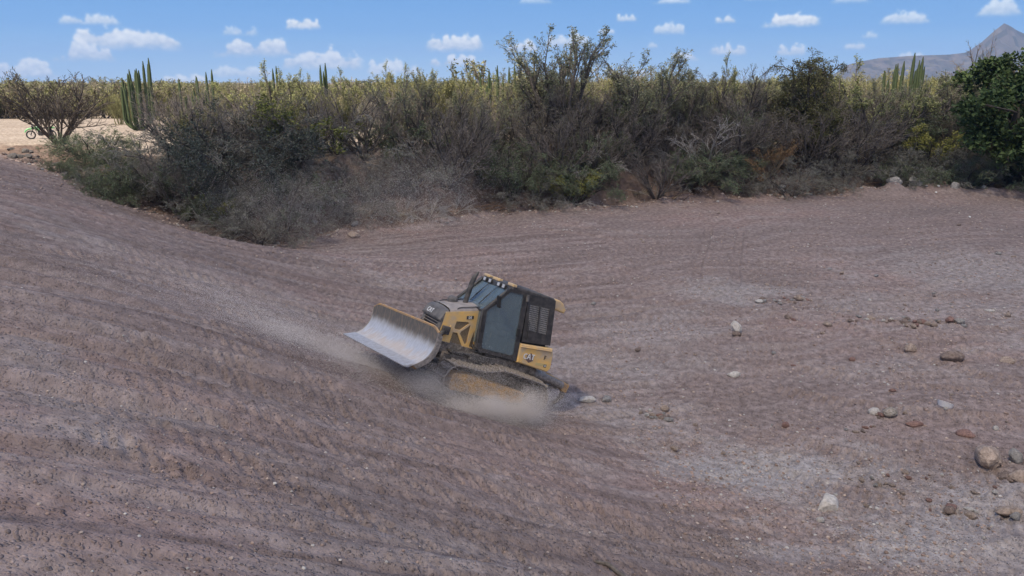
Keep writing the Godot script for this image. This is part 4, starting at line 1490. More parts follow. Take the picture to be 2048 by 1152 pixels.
# ---------------------------------------------------------------- dust
# real grains, thousands upon thousands, thickest where the tracks churn
func build_dust() -> void:
	var rd := RandomNumberGenerator.new()
	rd.seed = 321
	var grain := Shape.new()
	var c := [Vector3(1, 1, 1), Vector3(-1, -1, 1), Vector3(-1, 1, -1), Vector3(1, -1, -1)]
	for t in [[0, 1, 2], [0, 1, 3], [0, 2, 3], [1, 2, 3]]:
		grain.flat(c[t[0]], c[t[1]], c[t[2]], c[t[0]] + c[t[1]] + c[t[2]])
	var m := mat(Color(0.78, 0.735, 0.715), 1.0)
	m.metallic_specular = 0.0
	m.backlight_enabled = true
	m.backlight = Color(0.9, 0.9, 0.9)
	# [where in the bulldozer's own axes, spread, grains, how many wisps]
	var banks := [[Vector3(-0.6, 0.28, -1.6), Vector3(0.36, 0.28, 0.24), 8500, 7], [Vector3(-0.35, 0.16, -1.65), Vector3(0.5, 0.2, 0.27), 9000, 7], [Vector3(0.5, 0.12, -1.65), Vector3(0.7, 0.2, 0.3), 9000, 7], [Vector3(1.5, 0.25, -1.25), Vector3(0.6, 0.35, 0.4), 9000, 6], [Vector3(0.0, 0.75, -1.35), Vector3(0.9, 0.3, 0.15), 2500, 4],
		[Vector3(2.5, 0.1, -0.4), Vector3(0.6, 0.3, 0.8), 10000, 6], [Vector3(3.6, 0.15, 0.7), Vector3(0.8, 0.28, 0.9), 12000, 6], [Vector3(4.7, 0.2, 1.5), Vector3(1.1, 0.3, 1.0), 8000, 6], [Vector3(6.2, 0.25, 2.4), Vector3(1.4, 0.3, 1.2), 4500, 5]]
	var ts := []
	var frame := Basis(DOZER_X, DOZER_Y, DOZER_Z)
	for b in banks:
		var wisps := []
		for k in b[3]:
			wisps.append([b[0] + Vector3(rd.randfn(), rd.randfn() * 0.8, rd.randfn()) * b[1] * 0.75, b[1] * rd.randf_range(0.35, 0.95), rd.randf_range(0.3, 1.0)])
		for k in b[2] * 11:
			var w: Array = wisps[rd.randi() % wisps.size()]
			if rd.randf() > w[2]:
				continue
			var p: Vector3 = w[0] + Vector3(rd.randfn(), rd.randfn(), rd.randfn()) * w[1]
			ts.append(Transform3D(Basis(Vector3(rd.randfn(), rd.randfn(), rd.randfn()).normalized(), rd.randf() * 6.0) * rd.randf_range(0.0014, 0.0029), DOZER_AT + frame * p))
	# an older plume, drifted against the bank
	for k in 9:
		var x := rd.randf_range(-14.0, 1.0)
		var mid := Vector3(x, rd.randf_range(0.2, 2.4), -39.5 - (x + 12.0) * 0.4 + rd.randf_range(-0.5, 1.5))
		for i in 8000:
			ts.append(Transform3D(Basis(Vector3(rd.randfn(), rd.randfn(), rd.randfn()).normalized(), rd.randf() * 6.0) * rd.randf_range(0.0028, 0.006), mid + Vector3(rd.randfn() * 2.2, rd.randfn() * 0.9, rd.randfn() * 0.8)))
	var mm := MultiMesh.new()
	mm.transform_format = MultiMesh.TRANSFORM_3D
	mm.mesh = grain.mesh()
	mm.instance_count = ts.size()
	for i in ts.size():
		mm.set_instance_transform(i, ts[i])
	var o := MultiMeshInstance3D.new()
	o.name = "dust"
	o.multimesh = mm
	o.material_override = m
	o.set_meta("kind", "stuff")
	o.set_meta("label", "pale brown dust thrown up round the bulldozer's tracks and blade")
	add_child(o)
	print("dust ", ts.size(), " ", Time.get_ticks_msec())

# ---------------------------------------------------------------- plants
class Plant:
	var r := RandomNumberGenerator.new()
	var wood: Shape      # trunk and limbs
	var crown: Shape     # twigs and leaves
	var p := {}
	var limb_levels := 2

	func _init(seed_: int, params: Dictionary) -> void:
		r.seed = seed_
		p = params
		wood = Shape.new()
		crown = Shape.new()
		crown.colored = true

	func seg(s: Shape, a: Vector3, b: Vector3, ra: float, rb: float) -> void:
		var d := (b - a).normalized()
		var u := d.cross(Vector3(0.31, 0.9, 0.3)).normalized()
		var w := d.cross(u)
		var k := s.v.size()
		for i in 3:
			var an := TAU * i / 3.0
			var o := u * cos(an) + w * sin(an)
			s.v.append(a + o * ra)
			s.v.append(b + o * rb)
			s.n.append(o)
			s.n.append(o)
			if s.colored:
				s.c.append(s.color)
				s.c.append(s.color)
		for i in 3:
			var q := k + i * 2
			var t := k + ((i + 1) % 3) * 2
			s.idx.append_array(PackedInt32Array([q, q + 1, t, t, q + 1, t + 1]))

	func leaf(at: Vector3, size: float) -> void:
		var a := Vector3(r.randf_range(-1, 1), r.randf_range(-0.6, 1), r.randf_range(-1, 1)).normalized()
		var b := a.cross(Vector3(r.randf_range(-1, 1), r.randf_range(-1, 1), r.randf_range(-1, 1))).normalized()
		var lo: Color = p.leaf_lo
		crown.color = lo.lerp(p.leaf_hi, r.randf())
		crown.tri(at, at + a * size + b * size * 0.28, at + a * size - b * size * 0.28, a.cross(b))

	func limb(at: Vector3, dir: Vector3, length: float, rad: float, level: int) -> void:
		var steps: int = p.steps[level]
		var step := length / steps
		var pts := PackedVector3Array([at])
		var d := dir
		var wig: float = p.wiggle[level]
		var lift: float = p.lift[level]
		for k in steps:
			d = (d + Vector3(r.randf_range(-1, 1), r.randf_range(-1, 1), r.randf_range(-1, 1)) * wig + Vector3(0, lift, 0) * (1.0 if lift > 0.0 else float(k + 1) / steps)).normalized()
			at += d * step
			pts.append(at)
		var last: bool = level == p.levels - 1
		var tip: float = rad * (0.45 if not last else 0.6)
		if level < limb_levels and rad > 0.016:
			var rr := PackedFloat32Array()
			for k in pts.size():
				rr.append(lerpf(rad, tip, float(k) / steps))
			wood.tube(pts, rr, 5 if rad < 0.05 else 7, false)
		else:
			var lo: Color = p.twig_lo
			crown.color = lo.lerp(p.twig_hi, r.randf())
			for k in steps:
				seg(crown, pts[k], pts[k + 1], lerpf(rad, tip, float(k) / steps), lerpf(rad, tip, float(k + 1) / steps))
		if last:
			var n: int = p.leaves
			for k in n:
				var t := r.randf_range(0.15, 1.0) * steps
				var i := mini(int(t), steps - 1)
				leaf(pts[i].lerp(pts[i + 1], t - i) + Vector3(r.randf_range(-1, 1), r.randf_range(-1, 1), r.randf_range(-1, 1)) * p.get("leaf_spread", 0.04), p.leaf_size * r.randf_range(0.6, 1.3))
			return
		var kids: int = p.kids[level]
		for k in kids:
			var t := lerpf(p.bare[level], 1.0, (k + r.randf()) / kids)
			var i := mini(int(t * steps), steps - 1)
			var o := pts[i].lerp(pts[i + 1], t * steps - i)
			var along := (pts[i + 1] - pts[i]).normalized()
			var side := along.cross(Vector3(r.randf_range(-1, 1), r.randf_range(-1, 1), r.randf_range(-1, 1))).normalized()
			var open: float = p.open[level] * r.randf_range(0.6, 1.3)
			limb(o, (along * cos(open) + side * sin(open)).normalized(), length * p.shrink[level] * r.randf_range(0.6, 1.2) * (1.15 - 0.5 * t), maxf(lerpf(rad, tip, t) * 0.62, p.thin), level + 1)

	func grow() -> void:
		var n: int = p.stems
		for k in n:
			var az := TAU * (k + r.randf_range(-0.35, 0.35)) / n
			var lean: float = p.lean * sqrt(r.randf_range(0.15, 1.0))
			var d := Vector3(cos(az) * sin(lean), cos(lean), sin(az) * sin(lean))
			limb(Vector3(cos(az), 0, sin(az)) * p.foot * r.randf(), d, p.height * r.randf_range(0.8, 1.1), p.rad * r.randf_range(0.7, 1.1), 0)

var protos := {}

func proto(called: String, seed_: int, params: Dictionary) -> void:
	var pl := Plant.new(seed_, params)
	pl.limb_levels = params.get("limbs", 2)
	pl.grow()
	var top := 0.0
	for q in pl.crown.v:
		top = maxf(top, q.y)
	protos[called] = {"wood": pl.wood.mesh() if pl.wood.v.size() else null, "crown": pl.crown.mesh(), "bark": params.bark, "leafy": params.leaves > 0, "top": top, "tris": (pl.wood.idx.size() + pl.crown.idx.size()) / 3}

func make_protos() -> void:
	var grey := {"twig_lo": Color(0.141, 0.124, 0.112), "twig_hi": Color(0.282, 0.253, 0.235), "leaf_lo": Color(0.141, 0.153, 0.082), "leaf_hi": Color(0.259, 0.270, 0.153)}
	var bare := {"stems": 8, "lean": 0.85, "height": 3.3, "foot": 0.25, "rad": 0.085, "levels": 4, "steps": [6, 5, 4, 2], "wiggle": [0.12, 0.14, 0.16, 0.2], "lift": [0.05, 0.05, 0.04, 0.02], "kids": [7, 6, 6], "bare": [0.22, 0.15, 0.1], "open": [0.6, 0.65, 0.7], "shrink": [0.52, 0.5, 0.5], "thin": 0.007, "leaves": 0, "leaf_size": 0.05, "bark": "bark"}
	bare.merge(grey)
	proto("bare_a", 1, bare)
	var b2 := bare.duplicate()
	b2.merge({"stems": 6, "lean": 0.7, "height": 3.8, "rad": 0.07, "leaves": 1, "bark": "bark_dark"}, true)
	proto("bare_b", 2, b2)
	var b3 := bare.duplicate()
	b3.merge({"stems": 9, "kids": [8, 7, 6], "thin": 0.011, "twig_lo": Color(0.045, 0.04, 0.038), "twig_hi": Color(0.10, 0.088, 0.08), "bark": "bark_dark"}, true)
	proto("bare_c", 23, b3)
	# tall, vase-shaped, with a veil of tiny grey-green leaves
	var tall := bare.duplicate()
	tall.merge({"stems": 6, "lean": 0.5, "height": 4.6, "rad": 0.11, "kids": [7, 6, 6], "lift": [0.06, 0.08, 0.06, 0.03], "open": [0.5, 0.55, 0.65], "shrink": [0.5, 0.5, 0.5], "leaves": 6, "leaf_size": 0.085, "leaf_lo": Color(0.153, 0.171, 0.106), "leaf_hi": Color(0.282, 0.294, 0.188)}, true)
	proto("tall_a", 3, tall)
	proto("tall_b", 4, tall)
	var t3 := tall.duplicate()
	t3.merge({"stems": 5, "height": 4.0, "lean": 0.75, "leaves": 8, "leaf_lo": Color(0.188, 0.211, 0.088), "leaf_hi": Color(0.341, 0.353, 0.176)}, true)
	proto("tall_c", 5, t3)
	# upright yellow-green shrubs
	var pv := bare.duplicate()
	pv.merge({"stems": 11, "lean": 0.45, "height": 2.9, "foot": 0.5, "rad": 0.05, "kids": [6, 5, 4], "lift": [0.08, 0.1, 0.1, 0.05], "open": [0.4, 0.45, 0.5], "leaves": 3, "leaf_size": 0.075, "twig_lo": Color(0.17, 0.165, 0.085), "twig_hi": Color(0.29, 0.27, 0.15), "leaf_lo": Color(0.19, 0.195, 0.085), "leaf_hi": Color(0.31, 0.305, 0.15), "bark": "bark_green", "thin": 0.009}, true)
	proto("yellow_a", 6, pv)
	proto("yellow_b", 7, pv)
	# dry, pale scrub
	var dry := pv.duplicate()
	dry.merge({"stems": 9, "lean": 0.8, "height": 2.0, "twig_lo": Color(0.25, 0.215, 0.17), "twig_hi": Color(0.42, 0.37, 0.30), "leaf_lo": Color(0.27, 0.24, 0.15), "leaf_hi": Color(0.40, 0.36, 0.24), "bark": "bark_pale", "wiggle": [0.2, 0.25, 0.3, 0.3], "leaves": 1}, true)
	proto("dry_a", 8, dry)
	proto("dry_b", 9, dry)
	# tangles that hang over themselves
	var tan_ := bare.duplicate()
	tan_.merge({"stems": 12, "lean": 1.0, "height": 2.5, "foot": 0.6, "rad": 0.04, "kids": [7, 6, 5], "bare": [0.15, 0.05, 0.0], "wiggle": [0.24, 0.3, 0.32, 0.36], "lift": [-0.12, -0.16, -0.16, -0.12], "open": [0.8, 0.9, 0.9], "shrink": [0.55, 0.55, 0.55], "leaves": 2, "leaf_size": 0.05, "thin": 0.007, "twig_lo": Color(0.153, 0.147, 0.136), "twig_hi": Color(0.318, 0.301, 0.276), "leaf_lo": Color(0.153, 0.171, 0.136), "leaf_hi": Color(0.276, 0.294, 0.235)}, true)
	proto("tangle_a", 10, tan_)
	proto("tangle_b", 11, tan_)
	var tg := tan_.duplicate()
	tg.merge({"leaves": 5, "leaf_size": 0.065, "twig_lo": Color(0.118, 0.118, 0.088), "twig_hi": Color(0.235, 0.229, 0.176), "leaf_lo": Color(0.088, 0.124, 0.070), "leaf_hi": Color(0.188, 0.235, 0.147), "bark": "bark_dark"}, true)
	proto("tangle_green", 12, tg)
	var tb := tg.duplicate()
	tb.merge({"stems": 15, "kids": [8, 6, 5], "leaves": 5, "twig_lo": Color(0.056, 0.058, 0.056), "twig_hi": Color(0.136, 0.138, 0.132), "leaf_lo": Color(0.048, 0.062, 0.053), "leaf_hi": Color(0.120, 0.140, 0.120)}, true)
	proto("tangle_blue", 25, tb)
	# leafy olive shrub
	var ol := bare.duplicate()
	ol.merge({"stems": 9, "lean": 0.95, "height": 1.9, "foot": 0.4, "rad": 0.045, "kids": [6, 5, 4], "leaves": 7, "leaf_size": 0.085, "leaf_spread": 0.1, "leaf_lo": Color(0.101, 0.124, 0.035), "leaf_hi": Color(0.224, 0.242, 0.077), "bark": "bark_dark"}, true)
	proto("olive_a", 13, ol)
	var ol2 := ol.duplicate()
	ol2.merge({"leaf_lo": Color(0.221, 0.234, 0.065), "leaf_hi": Color(0.377, 0.364, 0.117)}, true)
	proto("olive_b", 14, ol2)
	# russet bush with pale crooked stems below
	var ru := bare.duplicate()
	ru.merge({"stems": 10, "lean": 1.05, "height": 1.9, "foot": 0.3, "rad": 0.05, "kids": [5, 6, 5], "bare": [0.45, 0.15, 0.1], "wiggle": [0.22, 0.25, 0.3, 0.3], "leaves": 3, "leaf_size": 0.06, "leaf_lo": Color(0.153, 0.101, 0.059), "leaf_hi": Color(0.294, 0.200, 0.112), "twig_lo": Color(0.176, 0.112, 0.070), "twig_hi": Color(0.294, 0.194, 0.129), "bark": "bark_straw"}, true)
	proto("russet", 15, ru)
	# dense, dark green tree
	var gr := bare.duplicate()
	gr.merge({"stems": 5, "lean": 0.85, "height": 3.3, "rad": 0.14, "levels": 5, "steps": [6, 5, 4, 3, 2], "wiggle": [0.12, 0.15, 0.2, 0.25, 0.3], "lift": [0.05, 0.03, 0.0, -0.05, -0.08], "kids": [7, 5, 4, 3], "bare": [0.2, 0.2, 0.15, 0.1], "open": [0.7, 0.75, 0.8, 0.8], "shrink": [0.55, 0.55, 0.5, 0.5], "leaves": 13, "leaf_size": 0.13, "leaf_spread": 0.14, "leaf_lo": Color(0.032, 0.056, 0.025), "leaf_hi": Color(0.096, 0.136, 0.056), "twig_lo": Color(0.068, 0.056, 0.045), "twig_hi": Color(0.136, 0.113, 0.090), "bark": "bark_dark", "thin": 0.009}, true)
	proto("green", 16, gr)
	# a tree hung with climbers
	var vi := tan_.duplicate()
	vi.merge({"stems": 6, "lean": 0.4, "height": 3.8, "foot": 0.5, "rad": 0.12, "kids": [11, 7, 5], "lift": [0.03, -0.22, -0.3, -0.3], "wiggle": [0.1, 0.22, 0.25, 0.25], "shrink": [0.42, 0.6, 0.55], "leaves": 7, "leaf_size": 0.085, "leaf_spread": 0.08, "leaf_lo": Color(0.070, 0.078, 0.035), "leaf_hi": Color(0.176, 0.176, 0.082), "twig_lo": Color(0.070, 0.061, 0.050), "twig_hi": Color(0.153, 0.136, 0.106), "bark": "bark_dark"}, true)
	proto("climber", 17, vi)
	# bleached dead limbs that arch down
	var de := bare.duplicate()
	de.merge({"stems": 7, "lean": 1.15, "height": 2.8, "foot": 0.2, "rad": 0.05, "kids": [8, 5, 4], "bare": [0.3, 0.1, 0.1], "wiggle": [0.16, 0.2, 0.24, 0.25], "lift": [-0.10, -0.16, -0.16, -0.1], "open": [0.5, 0.6, 0.7], "shrink": [0.5, 0.5, 0.5], "leaves": 0, "twig_lo": Color(0.30, 0.285, 0.275), "twig_hi": Color(0.50, 0.48, 0.46), "bark": "bark_pale", "thin": 0.008}, true)
	proto("dead", 18, de)
	# long drooping straws
	var st := bare.duplicate()
	st.merge({"stems": 70, "lean": 1.2, "height": 2.0, "foot": 0.25, "rad": 0.014, "levels": 1, "steps": [7], "wiggle": [0.07], "lift": [-0.42], "leaves": 0, "twig_lo": Color(0.27, 0.24, 0.18), "twig_hi": Color(0.46, 0.42, 0.33), "bark": "bark_straw"}, true)
	proto("straw", 19, st)
	# upright pencil stems, like a coarse broom
	var br := bare.duplicate()
	br.merge({"stems": 26, "lean": 0.35, "height": 2.6, "foot": 0.7, "rad": 0.035, "levels": 2, "steps": [5, 3], "wiggle": [0.08, 0.1], "lift": [0.1, 0.15], "kids": [3], "bare": [0.3], "open": [0.35], "shrink": [0.45], "leaves": 0, "twig_lo": Color(0.118, 0.101, 0.082), "twig_hi": Color(0.224, 0.188, 0.153), "limbs": 1, "bark": "bark_dark", "thin": 0.014}, true)
	proto("broom", 20, br)
	# cheap scrub for the far plain
	var fa := pv.duplicate()
	fa.merge({"stems": 7, "levels": 3, "steps": [4, 3, 2], "kids": [6, 6], "leaves": 4, "leaf_size": 0.16, "thin": 0.02, "rad": 0.06, "leaf_spread": 0.12, "limbs": 0}, true)
	proto("far_a", 21, fa)
	var fb := fa.duplicate()
	fb.merge({"lean": 0.8, "twig_lo": Color(0.17, 0.15, 0.12), "twig_hi": Color(0.30, 0.265, 0.21), "leaf_lo": Color(0.16, 0.17, 0.09), "leaf_hi": Color(0.28, 0.28, 0.15)}, true)
	proto("far_b", 22, fb)
	var fc := fa.duplicate()
	fc.merge({"lean": 0.65, "stems": 5, "twig_lo": Color(0.20, 0.175, 0.14), "twig_hi": Color(0.34, 0.30, 0.24), "leaf_lo": Color(0.24, 0.21, 0.15), "leaf_hi": Color(0.36, 0.32, 0.23), "leaves": 2}, true)
	proto("far_c", 24, fc)

func plant(called: String, kind: String, label: String, category: String, x: float, z: float, height: float, wide := 1.0, turn := -1.0, group := "") -> Node3D:
	var q: Dictionary = protos[kind]
	var s: float = height / q.top
	var o := thing(called, label, category, Transform3D(Basis(Vector3.UP, rng.randf() * TAU if turn < 0.0 else turn).scaled(Vector3(s * wide, s, s * wide)), Vector3(x, land(x, z) - 0.06, z)), group)
	if q.wood:
		part(o, "trunk", q.wood, M[q.bark])
	part(o, "crown", q.crown, M.leaf if q.leafy else M.twig)
	return o

func cactus(label: String, x: float, z: float, height: float, arms: int, seed_: int, spread := 1.0) -> void:
	var r := RandomNumberGenerator.new()
	r.seed = seed_
	var o := thing("organ_pipe_cactus", label, "cactus", at_pos(x, land(x, z) - 0.05, z), "organ pipe cacti in the scrub")
	for k in arms:
		# a fluted column: out from the foot, then straight up
		var az := TAU * k / arms + r.randf_range(-0.3, 0.3)
		var out := (0.2 + 1.2 * r.randf()) * spread * height * 0.16
		var top := height * r.randf_range(0.55, 0.92) if k > 1 else height * (1.0 - 0.04 * k)
		var low := height * r.randf_range(0.02, 0.12)
		var d := Vector3(cos(az), 0, sin(az))
		var pts := PackedVector3Array()
		var rad := PackedFloat32Array()
		var drift := Vector3(r.randf_range(-1, 1), 0, r.randf_range(-1, 1)) * 0.05
		for i in 13:
			var t := i / 12.0
			var y := lerpf(0.0, top, pow(t, 1.25)) + low * sin(minf(t * 2.0, 1.0) * PI * 0.5) * 0.2
			var sway := Vector3(sin(t * 5.0 + az * 3.0), 0, cos(t * 4.0 + az * 2.0)) * 0.035
			pts.append(d * out * (1.0 - pow(1.0 - minf(t * 2.6, 1.0), 2.2)) + d * 0.08 * t * out + Vector3(0, y, 0) + drift * t * height * 0.4 + sway)
			rad.append(0.092 * (0.8 + 0.25 * sin(t * 9.0 + k) * 0.3 + 0.2 * t) * (1.0 if i < 11 else (0.85 if i == 11 else 0.25)) * height / 5.5)
		var s := Shape.new()
		s.colored = true
		var sides := 16
		var base := 0
		for i in pts.size():
			var dir := (pts[mini(i + 1, 12)] - pts[maxi(i - 1, 0)]).normalized()
			var u := dir.cross(Vector3(0.3, 0.1, 0.95)).normalized()
			var w := dir.cross(u)
			for j in sides:
				var a := TAU * j / sides
				var n := u * cos(a) + w * sin(a)
				s.v.append(pts[i] + n * rad[i] * (1.16 if j % 2 == 0 else 0.78))
				s.n.append(n)
				s.c.append(Color(0.075, 0.105, 0.055))
		for i in pts.size() - 1:
			for j in sides:
				var a := base + i * sides + j
				var b := base + i * sides + (j + 1) % sides
				s.idx.append_array(PackedInt32Array([a, a + sides, b, b, a + sides, b + sides]))
		part(o, "arm", s, M.twig)

func build_vegetation() -> void:
	make_protos()
	var tt := 0
	for k in protos:
		tt += protos[k].tris
	print("plant triangles ", tt, " ", Time.get_ticks_msec())
	# ---- the ones that can be told apart
	plant("bare_tree", "bare_c", "leafless wide spreading dark tree beside the parked motorcycle", "tree", -32.4, -56.2, 5.5, 1.15, 0.4)
	cactus("large organ pipe cactus with many tall columns standing alone beside the dirt track", -34.2, -72.5, 6.4, 18, 5, 1.1)
	cactus("organ pipe cactus half hidden behind scrub right of the lone large cactus", -27.6, -70.0, 5.4, 15, 6, 1.2)
	cactus("slim group of cactus columns on the skyline left of the tallest tree", -2.1, -66.0, 5.5, 7, 7, 0.9)
	cactus("small group of cactus columns touching the tallest tree's crown", -0.5, -67.5, 5.7, 5, 8, 0.9)
	cactus("broad organ pipe cactus rising behind trees below the distant mesa", 32.2, -65.5, 6.7, 18, 9, 1.25)
	cactus("single thin cactus column on the skyline above pale scrub", -21.5, -72.0, 5.6, 2, 10, 0.4)
	cactus("pair of thin cactus columns on the skyline beside the pale round-topped trees", -16.4, -70.0, 5.7, 3, 11, 0.4)
	plant("tall_tree", "tall_a", "tallest tree in the thicket, slender dark limbs and thin feathery crown", "tree", 3.4, -55.5, 7.9, 1.2, 1.2)
	plant("tall_tree", "tall_b", "broad feathery grey tree just right of the tallest tree", "tree", 9.3, -57.0, 7.6, 1.35, 2.0)
	plant("tall_tree", "tall_c", "fresh green upright tree in the middle of the skyline", "tree", 14.3, -59.5, 6.8, 0.8, 0.3)
	plant("bare_tree", "bare_b", "bare arching tree leaning over beside the fresh green upright tree", "tree", 16.6, -59.0, 6.3, 1.1, 2.6)
	plant("climber_covered_tree", "climber", "dark tree hung with climbers, its top pointed above the bank", "tree", 22.3, -59.5, 7.3, 0.9, 0.0)
	plant("climber_covered_tree", "climber", "low dark mass of climbers drooping over the bank below the pointed climber-hung tree", "tree", 21.4, -57.6, 4.4, 1.25, 2.0)
	plant("bare_tree", "bare_b", "small dark leafless tree with arching limbs right of the climber-hung tree", "tree", 25.6, -61.0, 4.6, 0.9, 4.0)
	plant("tall_tree", "tall_c", "large pale green feathery tree left of the broad cactus under the mesa", "tree", 28.0, -60.0, 7.8, 1.2, 3.0)
	plant("tall_tree", "tall_b", "open crooked tree between the broad cactus and the dark green tree", "tree", 35.2, -62.5, 6.3, 1.0, 5.0)
	plant("green_tree", "green", "dense dark green leafy tree at the right end of the bank", "tree", 37.4, -58.0, 11.0, 1.1, 1.0)
	plant("green_tree", "green", "low dark green bush under the dense green tree at right", "bush", 37.8, -55.6, 3.4, 1.0, 3.0)
	plant("bare_tree", "bare_a", "thin leafless tree on the hilltop before the pointed peak", "tree", 40.0, -66.0, 8.6, 0.8, 3.3)
	plant("pale_tree", "tall_c", "pale round-topped tree on the skyline, left of a pair", "tree", -13.6, -75.0, 6.3, 0.9, 1.0)
	plant("pale_tree", "tall_c", "pale round-topped tree on the skyline, right one of a pair", "tree", -11.0, -74.0, 6.2, 1.0, 2.2)
	plant("thorn_bush", "bare_b", "dark leafless thorn bush below the half hidden cactus", "bush", -21.6, -51.5, 4.6, 0.85, 1.1)
	plant("tangled_bush", "tangle_blue", "big blue-green tangled bush bulging over the left bank", "bush", -15.0, -43.6, 5.2, 1.15, 0.7)
	plant("tangled_bush", "tangle_a", "grey tangled bush at the left of the big blue-green one", "bush", -18.6, -44.2, 3.9, 1.2, 2.7)
	plant("tangled_bush", "tangle_green", "low green bush on the left bank below the leafless spreading tree", "bush", -25.8, -48.2, 2.1, 1.4, 0.2)
	plant("olive_bush", "olive_a", "olive green leafy bush between the blue-green bush and the slope of dark rubble", "bush", -12.8, -47.2, 3.9, 1.3, 0.9)
	plant("tangled_bush", "tangle_b", "dark grey twiggy bush at the foot of the bank above the dirt rim", "bush", -12.6, -42.6, 3.4, 1.25, 4.1)
	plant("olive_bush", "olive_b", "small yellow-green bush low in front of the blue-green tangled bush", "bush", -15.7, -41.3, 1.5, 1.1, 1.9)
	plant("olive_bush", "olive_b", "little yellow-green bush among the stones of the left bank", "bush", -22.2, -43.9, 1.5, 0.9, 0.9)
	plant("straw_tuft", "straw", "tuft of long pale drooping stems at the foot of the bank", "plant", -9.3, -44.6, 0.75, 0.9, 0.0)
	plant("russet_bush", "russet", "reddish brown bush with pale crooked stems low on the bank", "bush", 18.3, -55.9, 3.1, 1.15, 0.5)
	plant("dead_branches", "dead", "bleached white dead branches arching down in the thicket", "dead tree", 13.8, -55.6, 4.6, 1.15, 0.6)
	plant("dead_branches", "dead", "pale dead branches hanging below the tallest tree", "dead tree", 4.6, -52.6, 3.0, 1.1, 3.6)
	plant("olive_bush", "olive_b", "yellowish rounded bush on the bank below the broad cactus", "bush", 31.0, -58.9, 3.4, 1.0, 2.0)
	plant("olive_bush", "tangle_green", "grey-green bush overhanging the cut bank above its exposed roots", "bush", 34.2, -57.6, 3.2, 1.4, 0.0)
	plant("broom_bush", "broom", "dense brown upright broom-like bush on the skyline right of centre", "bush", 19.6, -63.0, 4.9, 1.3, 0.0)
	plant("olive_bush", "olive_b", "yellow-green bush at the foot of the bank below the tallest tree", "bush", 4.2, -50.9, 2.6, 1.1, 0.0)
	# ---- the thicket along the bank: many of a few kinds
	var r := RandomNumberGenerator.new()
	r.seed = 2024
	var kinds := [["tangled_bush", "tangle_a", "grey tangled bush", "bush", 2.0, 3.4, "tangled bushes of the thicket"], ["tangled_bush", "tangle_b", "grey tangled bush", "bush", 2.0, 3.2, "tangled bushes of the thicket"], ["green_tangle", "tangle_green", "dull green tangled bush", "bush", 2.2, 3.4, "green tangles of the thicket"],
		["thorn_tree", "bare_a", "leafless grey thorn tree", "tree", 3.4, 5.0, "thorn trees of the thicket"], ["thorn_tree", "bare_b", "leafless grey thorn tree", "tree", 3.4, 5.0, "thorn trees of the thicket"], ["feathery_tree", "tall_b", "feathery grey-green tree", "tree", 4.0, 5.6, "feathery trees of the thicket"], ["feathery_tree", "tall_a", "feathery grey-green tree", "tree", 4.0, 5.6, "feathery trees of the thicket"], ["olive_shrub", "olive_a", "olive leafy shrub", "bush", 1.6, 2.6, "olive shrubs of the thicket"], ["dead_shrub", "dead", "bleached dead shrub", "shrub", 1.4, 2.6, "dead shrubs of the thicket"], ["straw_clump", "straw", "pale drooping straw clump", "plant", 0.5, 0.9, "straw clumps of the thicket"]]
	var zones := [[-20.0, "below the lone cactus"], [-10.0, "by the big blue-green bush"], [-2.5, "left of the gully"], [6.0, "round the tallest tree"], [12.0, "below the broad feathery tree"], [18.0, "round the bleached branches"], [25.0, "round the climber-hung tree"], [31.0, "below the mesa"], [99.0, "near the dark green tree"]]
	var rows := ["at the foot of the bank", "halfway up the bank", "on the bank's edge", "on top of the bank"]
	var x := -33.0
	while x < 46.0:
		for row in 4:
			var behind: float = [0.9, 3.0, 5.6, 8.4][row] + r.randf_range(-0.8, 0.8)
			var px := x + r.randf_range(-0.7, 0.7)
			if absf(px + 0.9 + 0.1 * behind) < 1.0 and row < 2:
				continue
			if px < -20.0 and (row > 1 or px < -26.5 or r.randf() < 0.3):
				continue
			if row == 0 and px > 5.0 and r.randf() < 0.55:
				continue
			if row == 3 and r.randf() < 0.3:
				continue
			var k: Array = kinds[[[0, 1, 0, 1, 3, 4, 8, 9, 2][r.randi() % 9], [0, 1, 2, 3, 4, 4, 3, 0][r.randi() % 8], [3, 4, 5, 6, 2, 2, 4][r.randi() % 7], [3, 4, 5, 6, 5, 2, 0][r.randi() % 7]][row]]
			var hgt: float = r.randf_range(k[4], k[5]) * ([0.85, 1.08, 1.05, 1.0][row])
			if px < -20.0:
				hgt = r.randf_range(0.9, 1.9)
				k = kinds[[0, 1, 2, 7][r.randi() % 4]]
			elif px < -7.0 and row == 1:
				hgt = minf(hgt, 2.6)
			elif px < -7.0 and row > 1:
				k = [["yellow_green_shrub", "yellow_a", "yellow-green shrub", "shrub", 2.6, 3.9, "yellow-green shrubs on the plain"], ["yellow_green_shrub", "yellow_b", "yellow-green shrub", "shrub", 2.6, 3.9, "yellow-green shrubs on the plain"], kinds[3], ["dry_shrub", "dry_a", "pale dry shrub", "shrub", 2.0, 3.0, "dry shrubs on the plain"], kinds[0], kinds[4]][r.randi() % 6]
				hgt = minf(r.randf_range(k[4], k[5]) * 1.15, 4.7)
			var zone := ""
			for q in zones:
				if px < q[0]:
					zone = q[1]
					break
			plant(k[0], k[1], ("tall " if hgt > 3.4 else "low ") + k[2] + " " + rows[row] + " " + zone, k[3], px, toe(px) - behind, hgt, r.randf_range(1.0, 1.35), -1.0, k[6])
		x += 1.5 if x < -3.0 else 1.25
